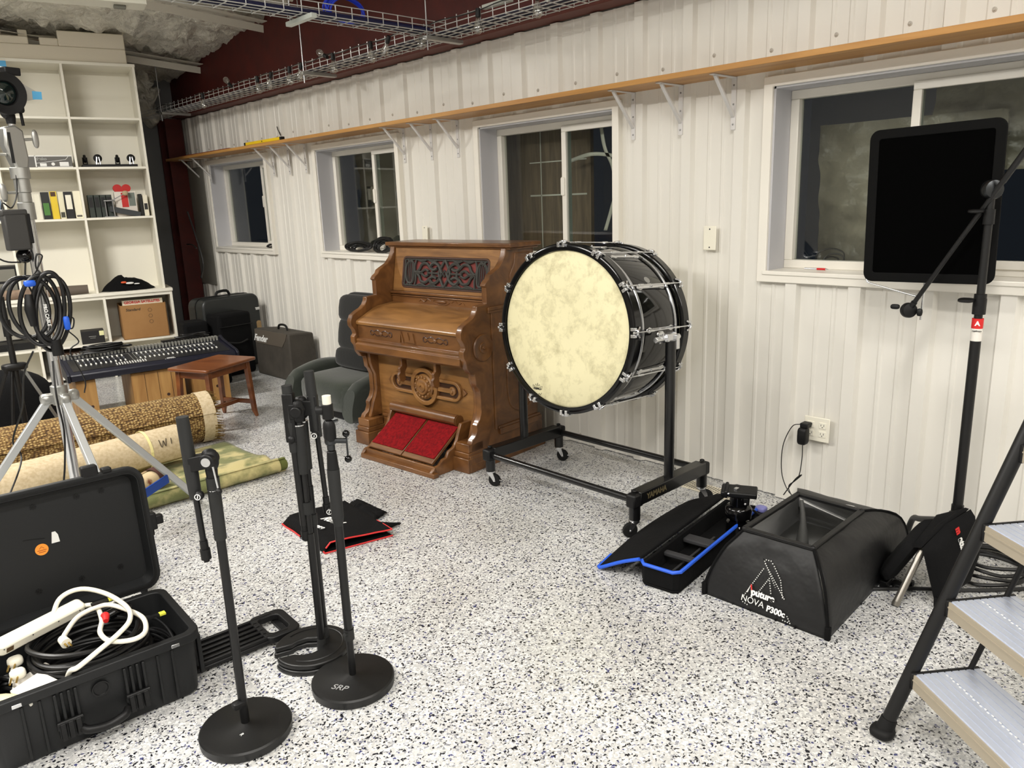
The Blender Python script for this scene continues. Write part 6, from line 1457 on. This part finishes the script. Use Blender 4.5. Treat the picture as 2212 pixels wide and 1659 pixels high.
text('label_print', 'A', .022, fr(Vector((LX,LY,1.018))+LN*.0188, LRx, (0,0,1)), print_white, t, .001); text('label_text', 'matthews', .0075, fr(Vector((LX,LY,.992))+LN*.0186, LRx, (0,0,1)), cable_m, t, .0002)
# legs
b = B(); b.tube([(LX,LY,.265),(-.28,.91,.20),(-.16,1.01,.135),(-.115,1.045,.115),(-.09,1.065,.08),(-.07,1.085,.012)], .0125, 14, k=4); b.o('leg', black_metal, t)
b = B(); b.tube([(LX,LY,.235),(-.28,.68,.20),(-.12,.50,.15),(-.09,.46,.11),(-.085,.44,.012)], .0125, 14, k=4); b.o('leg', black_metal, t)
b = B(); b.tube([(LX,LY,.25),(-.48,.835,.255),(-.53,.85,.245),(-.57,.862,.20)], .0125, 14, k=4); b.o('leg', black_metal, t)
b = B(); b.cyl((-.565,.86,.205),(-.694,.897,.01),.0128,n=16); b.cyl((-.690,.896,.016),(-.697,.898,.001),.0145,n=16); b.o('worn_leg_end', mat('worn_steel', (150,146,138), .3, .8), t)
b = B(); b.cyl((LX,LY,.21),(LX,LY,.30),.027,n=20); b.o('leg_hub', black_metal, t, bev=.003)

t = thing('flag', 'square black fabric flag on a wire frame clamped in front of the right window', 'flag', (-.30,1.05,1.07))
FG = fr((-.295,1.035,1.425),(-.03,-1,.02),(0,.0,1))
b = B(FG); b.prism(rrect(.415,.53,.012,4), -.002, .002); b.o('flag_fabric', black_velvet, t)
b = B(FG); b.ring([p for p in rrect(.465,.575,.035,6)], [p for p in rrect(.385,.50,.008,6)], -.005, .005) if 0 else b.ring(rrect(.465,.575,.035,6), rrect(.395,.505,.01,6), -.006, .006); b.o('flag_border', mat('flag_hem', (7,7,7), .9, spec=.2), t, bev=.003)
b = B(); P = lambda x, y: FG @ Vector((x, y, .0)); b.tube([P(-.225,-.27), P(-.215,-.292), P(-.19,-.30), P(-.01,-.345)], .0035, 8); b.tube([P(0,-.28), P(-.003,-.36), P(-.006,-.43)], .0042, 8); b.o('wire_frame', chrome, t)

# sandbag
sbg = mat('sandbag_canvas', (12,12,13), .9, bump=(140,.4), spec=.2)
t = thing('sandbag', 'black saddle sandbag with red and white lettering slung over the grip stand leg', 'sandbag', (-.56,.85,.02), 0)
def patch(corners, bulge, dirv, seed):
    c = [Vector(q) for q in corners]; n = len(c); cen_ = sum(c, Vector())/n; dv = Vector(dirv).normalized(); b = B()
    rim = []
    for i in range(n):
        for k in range(6): rim.append(c[i].lerp(c[(i+1) % n], k/6))
    def f(u, v, s=1):
        a = u*len(rim); i = int(a) % len(rim); p = rim[i].lerp(rim[(i+1) % len(rim)], a-int(a)); q = cen_.lerp(p, v)
        return tuple(q+dv*s*bulge*(max(0, 1-v**4)**.5)+dv*.006*s*noise.noise(q*16+Vector((seed,0,0)))*(1-v))
    b.grid(lambda u, v: f(u, v, 1), len(rim), 8, cu=True); b.grid(lambda u, v: f(u, v, -.5), len(rim), 8, cu=True)
    return b
ND = Vector((-.38,-.92,.12)).normalized()
patch([(-.615,.852,.215),(-.52,.81,.29),(-.405,.765,.325),(-.385,.735,.16),(-.44,.745,.05),(-.60,.795,.005)], .042, ND, 2).o('bag_lobe', sbg, t, ang=180)
patch([(-.60,.885,.20),(-.47,.86,.28),(-.40,.90,.20),(-.40,1.0,.03),(-.55,1.0,.01),(-.64,.955,.06)], .05, (-.6,.6,.45), 4).o('bag_lobe', sbg, t, ang=180)
patch([(-.615,.855,.215),(-.60,.89,.20),(-.45,.865,.28),(-.405,.77,.325),(-.52,.81,.29)], .022, (0,0,1), 6).o('saddle_strap', sbg, t, ang=180)
TXd = Vector((.018,-.062,-.115)).normalized(); TXd = (TXd-ND*TXd.dot(ND)).normalized(); TYd = ND.cross(TXd)
pc_ = Vector((-.493,.787,.205))+ND*.043
text('bag_initial', 'm', .034, fr(pc_-TXd*.075, TXd, TYd), print_red, t, .0018)
text('bag_lettering', 'atthews', .034, fr(pc_+TXd*.01, TXd, TYd), print_white, t, .0018)
b = B(); b.tube([(-.60,.795,.03),(-.615,.79,.012),(-.625,.785,.007)], .006, 6, k=3); b.o('pull_tab', sbg, t)

# cables on the floor by the ladder
b = B(); rnd = random.Random(8)
for k in range(4):
    pts = [(-.20+.16*math.cos(a)*(1-.07*k)+.02*k, .74+.13*math.sin(a)*(1+.05*k), .012+.012*k+.01*abs(math.sin(a*2+k))) for a in [2*PI*j/12 for j in range(12)]]
    b.tube(pts, .0075, 8, closed=True, k=4)
b.o('floor_cable', cable_m, label='loose loops of black cable on the floor between grip stand and ladder rail', cat='cable')
b = B(); b.tube([(-.66,1.02,.009),(-.60,.955,.009),(-.53,.88,.009),(-.47,.80,.009),(-.40,.72,.009),(-.30,.62,.009),(-.15,.50,.009)], .0075, 8, k=6); b.tube([(-.12,.93,.009),(-.05,.75,.009),(-.1,.6,.009),(-.2,.45,.009)], .0075, 8, k=6); b.o('floor_cable', cable_m, label='black cable running along the floor past the front of the sandbag', cat='cable')
b = B(); b.box(-.60,.965,.001,-.545,.995,.03); b.box(-.53,.90,.001,-.50,.93,.025); b.box(-.56,.925,.004,-.515,.97,.012); b.o('cable_connector', black_plastic, label='black inline connector on the floor between the softbox and the sandbag', cat='connector', bev=.005)

# ------------------------------------------------------------------ step ladder
RF = Vector((-1.441,.66,0)); LD = Vector((.79,-.61,0)).normalized(); LW = Vector((-.61,-.79,0)).normalized()
def lp(s, w, z): return RF+LD*s+LW*w+Vector((0,0,z))
sl = .375
t = thing('step_ladder', 'black tubular step ladder with ribbed aluminium treads at the right edge', 'ladder', tuple(RF+LW*.22))
LM_ = fr(RF, LW, LD)     # x across, y depth
for w in (0.,.455):
    b = B(); b.cyl(lp(.012,w,.035), lp(sl*1.3,w,1.3), .0185, n=22); r_ = b.o('front_rail', black_metal, t)
    b = B(); d = (lp(sl,w,1)-lp(0,w,0)).normalized(); b.cyl(lp(.02,w,.055), lp(.008,w,.02), .0215, .024, n=22); b.sup(lp(.003,w,.0165), (.064,.064,.032), .75, 20); b.o('rubber_foot', rubber, r_)
al = mat('tread_aluminium', (202,208,222), .35, .45); alf = mat('tread_front', (170,160,142), .5, .2)
tread_lb = ('lowest','second','third','fourth')
for k in range(4):
    z = .212*(k+1)-.008; s0 = sl*z-.012
    def tp3(x, y, zz): return lp(s0+y, x, z+zz)
    TM = fr(lp(s0,0,z), LW, LD)   # x across, y depth; z = LW x LD
    up = Vector((TM[0][2], TM[1][2], TM[2][2])).z
    b = B(TM); zs = 1 if up > 0 else -1
    b.box(.025,.0,-.004*zs,.43,.185,-.0*zs)
    for i in range(9): b.box(.025,.006+.0205*i,0,.43,.006+.0205*i+.0165,.0022*zs)
    b.box(.025,.18,-.03*zs,.43,.185,0)
    tr = b.o('tread', al, t)
    b = B(TM); b.box(.025,-.003,-.042*zs,.43,.001,.001*zs); b.box(.025,-.005,-.016*zs,.43,-.002,-.012*zs); b.o('tread_front', alf, tr)
    b = B(TM)
    for x in (.016,.43): b.box(x,-.006,-.045*zs,x+.010,.19,.004*zs)
    b.o('end_bracket', black_plastic, tr, bev=.002)
    b = B(TM)
    for i in range(30): b.box(.04+.013*i,.080+(i % 2)*.003,.0022*zs,.047+.013*i,.083+(i % 2)*.003,.0034*zs)
    b.o('grip_teeth', print_white, tr)
    if k < 3:
        for w in (.022,.433):
            b = B(); z2 = z+.212; b.cyl(lp(s0+.165,w,z-.0), lp(sl*z2-.012+.16,w,z2-.02), .0075, n=10) ; b.o('link_bar', black_metal, t)
for w in (.02,.435):
    b = B(); b.cyl(lp(.85,w,.02), lp(sl*1.25+.02,w,1.27), .012, n=16); r_ = b.o('rear_rail', black_metal, t)
    B().sup(lp(.852,w,.0165), (.045,.045,.032), .75, 16).o('rubber_foot', rubber, r_)
b = B(); b.cyl(lp(.70,.02,.35), lp(.70,.435,.35), .009, n=12); b.o('rear_crossbar', black_metal, t)
b = B(); b.box(0,0,0,.455,.24,.02,0,fr(lp(sl*1.22-.02,0,1.2), LW, LD)); b.o('top_platform', black_plastic, t, bev=.006)

# ------------------------------------------------------------------ things on the window sills
def sx_(x, y, z): return Vector((x, y, z))
rnd = random.Random(5)
def loops(cy, cz, n, ry, rz, r, seed, dx=.03):
    b = B(); rnd = random.Random(seed)
    for k in range(n):
        f = rnd.uniform(.45,1.05); oy, oz = rnd.uniform(-.03,.03), rnd.uniform(0,.012); fl = rnd.uniform(.3,1.)
        pts = []
        for j in range(10):
            a = 2*PI*j/10; pts.append((.03+dx*fl*math.sin(a)+rnd.uniform(-.008,.008), cy+oy+ry*f*math.cos(a), cz+oz+rz*f*math.sin(a)*(.9 if math.sin(a) > 0 else .9)))
        zmin = min(p[2] for p in pts); pts = [(p[0],p[1],p[2]-zmin+1.133+r) for p in pts]
        b.tube(pts, r, 6, closed=True, k=4)
    return b
loops(5.10,1.18,20,.12,.062,.0055,4,.03).o('sill_cable', cable_m, label='messy standing coil of black cable on the sill above the pump organ, right heap', cat='cable')
loops(5.45,1.16,16,.18,.038,.007,6,.035).o('sill_cable', cable_m, label='flat bundle of black cable on the left half of the sill above the pump organ', cat='cable')
loops(7.02,1.15,4,.07,.016,.006,9,.02).o('sill_cable', cable_m, label='small bit of black cable on the sill of the leftmost window', cat='cable')
t = thing('pen', 'small red pen lying on the sill of the big right window', 'pen', (.035,1.60,1.133))
B().cyl((.035,1.665,1.139),(.035,1.605,1.139),.0045,n=12).o('pen_barrel', chrome, t)
B().cyl((.035,1.605,1.139),(.035,1.565,1.139),.0052,n=12).o('pen_grip', print_red, t)
B().cyl((.035,1.565,1.139),(.035,1.55,1.139),.0045,.001,n=12).o('pen_tip', chrome, t)
b = loops(1.60,1.20,3,.065,.045,.004,12,.01)
b.v = [Vector((v.x+.19, v.y, v.z)) for v in b.v]
b.o('sill_coil', cable_m, label='thin dark coil standing outside the glass at the left of the big right window', cat='cable')
# ------------------------------------------------------------------ light and camera
def ceiling_lamp(x, y, z, w, l, power, colr, rz, lb):
    t = thing('ceiling_lamp', lb, 'lamp', (x,y,z), rz, 'lit ceiling lamps')
    X = rotz((x,y,z), rz)
    b = B(X); b.box(-w/2-.02,-l/2-.02,.01,w/2+.02,l/2+.02,.07); b.o('lamp_housing', white_paint, t, bev=.004)
    b = B(X); b.box(-w/2,-l/2,.0,w/2,l/2,.01); b.o('diffuser', mat('lit_diffuser', (255,246,230), .5, emit=((255,244,226), power/(w*l)/14.)), t)
    ld = bpy.data.lights.new('lamp_light', 'AREA'); ld.shape = 'RECTANGLE'; ld.size = w; ld.size_y = l; ld.energy = power; ld.color = colr
    lo = bpy.data.objects.new('lamp_light', ld); col.objects.link(lo); lo.parent = t; lo.location = (0,0,-.01)
WARM = (1.0,.98,.945)
ceiling_lamp(-3.4, .2, 3.35, .30, 2.4, 62, WARM, 90, 'lit strip lamp on the ceiling above the camera')
ceiling_lamp(-4.4, 3.4, 3.15, .30, 2.4, 95, WARM, 0, 'lit strip lamp on the ceiling to the left of the camera')
ceiling_lamp(-5.2, -2.2, 3.6, .30, 2.4, 60, WARM, 0, 'lit strip lamp on the ceiling behind the camera')
ceiling_lamp(-2.85, 5.9, 2.95, .25, .9, 52, WARM, 90, 'added fill lamp out of view left of the bookcase')  # added lamp, out of view, to brighten the bookcase
ceiling_lamp(-1.6, -2.2, 3.6, .30, 2.4, 60, (1.,.975,.93), 90, 'lit strip lamp on the ceiling behind the camera near the long wall')
w = bpy.data.worlds.new('night'); sc.world = w; w.use_nodes = True
w.node_tree.nodes['Background'].inputs['Color'].default_value = (.010,.012,.016,1); w.node_tree.nodes['Background'].inputs['Strength'].default_value = .6
cam = bpy.data.cameras.new('camera'); co = bpy.data.objects.new('camera', cam); col.objects.link(co); sc.camera = co
cam.sensor_fit = 'HORIZONTAL'; cam.sensor_width = 36; cam.lens = 36*1650/2212; cam.clip_start = .05
R = ((.72248466,-.187003,.66561686),(-.69047706,-.14578169,.70851191),(-.0354591,-.97148215,-.23444632))
co.matrix_world = Matrix(((R[0][0],-R[0][1],-R[0][2],-3.4319),(R[1][0],-R[1][1],-R[1][2],0),(R[2][0],-R[2][1],-R[2][2],1.5),(0,0,0,1)))
sc.view_settings.view_transform = 'Standard'; sc.view_settings.look = 'None'; sc.view_settings.gamma = 1; sc.view_settings.use_curve_mapping = False
sc.view_settings.exposure = 0.68
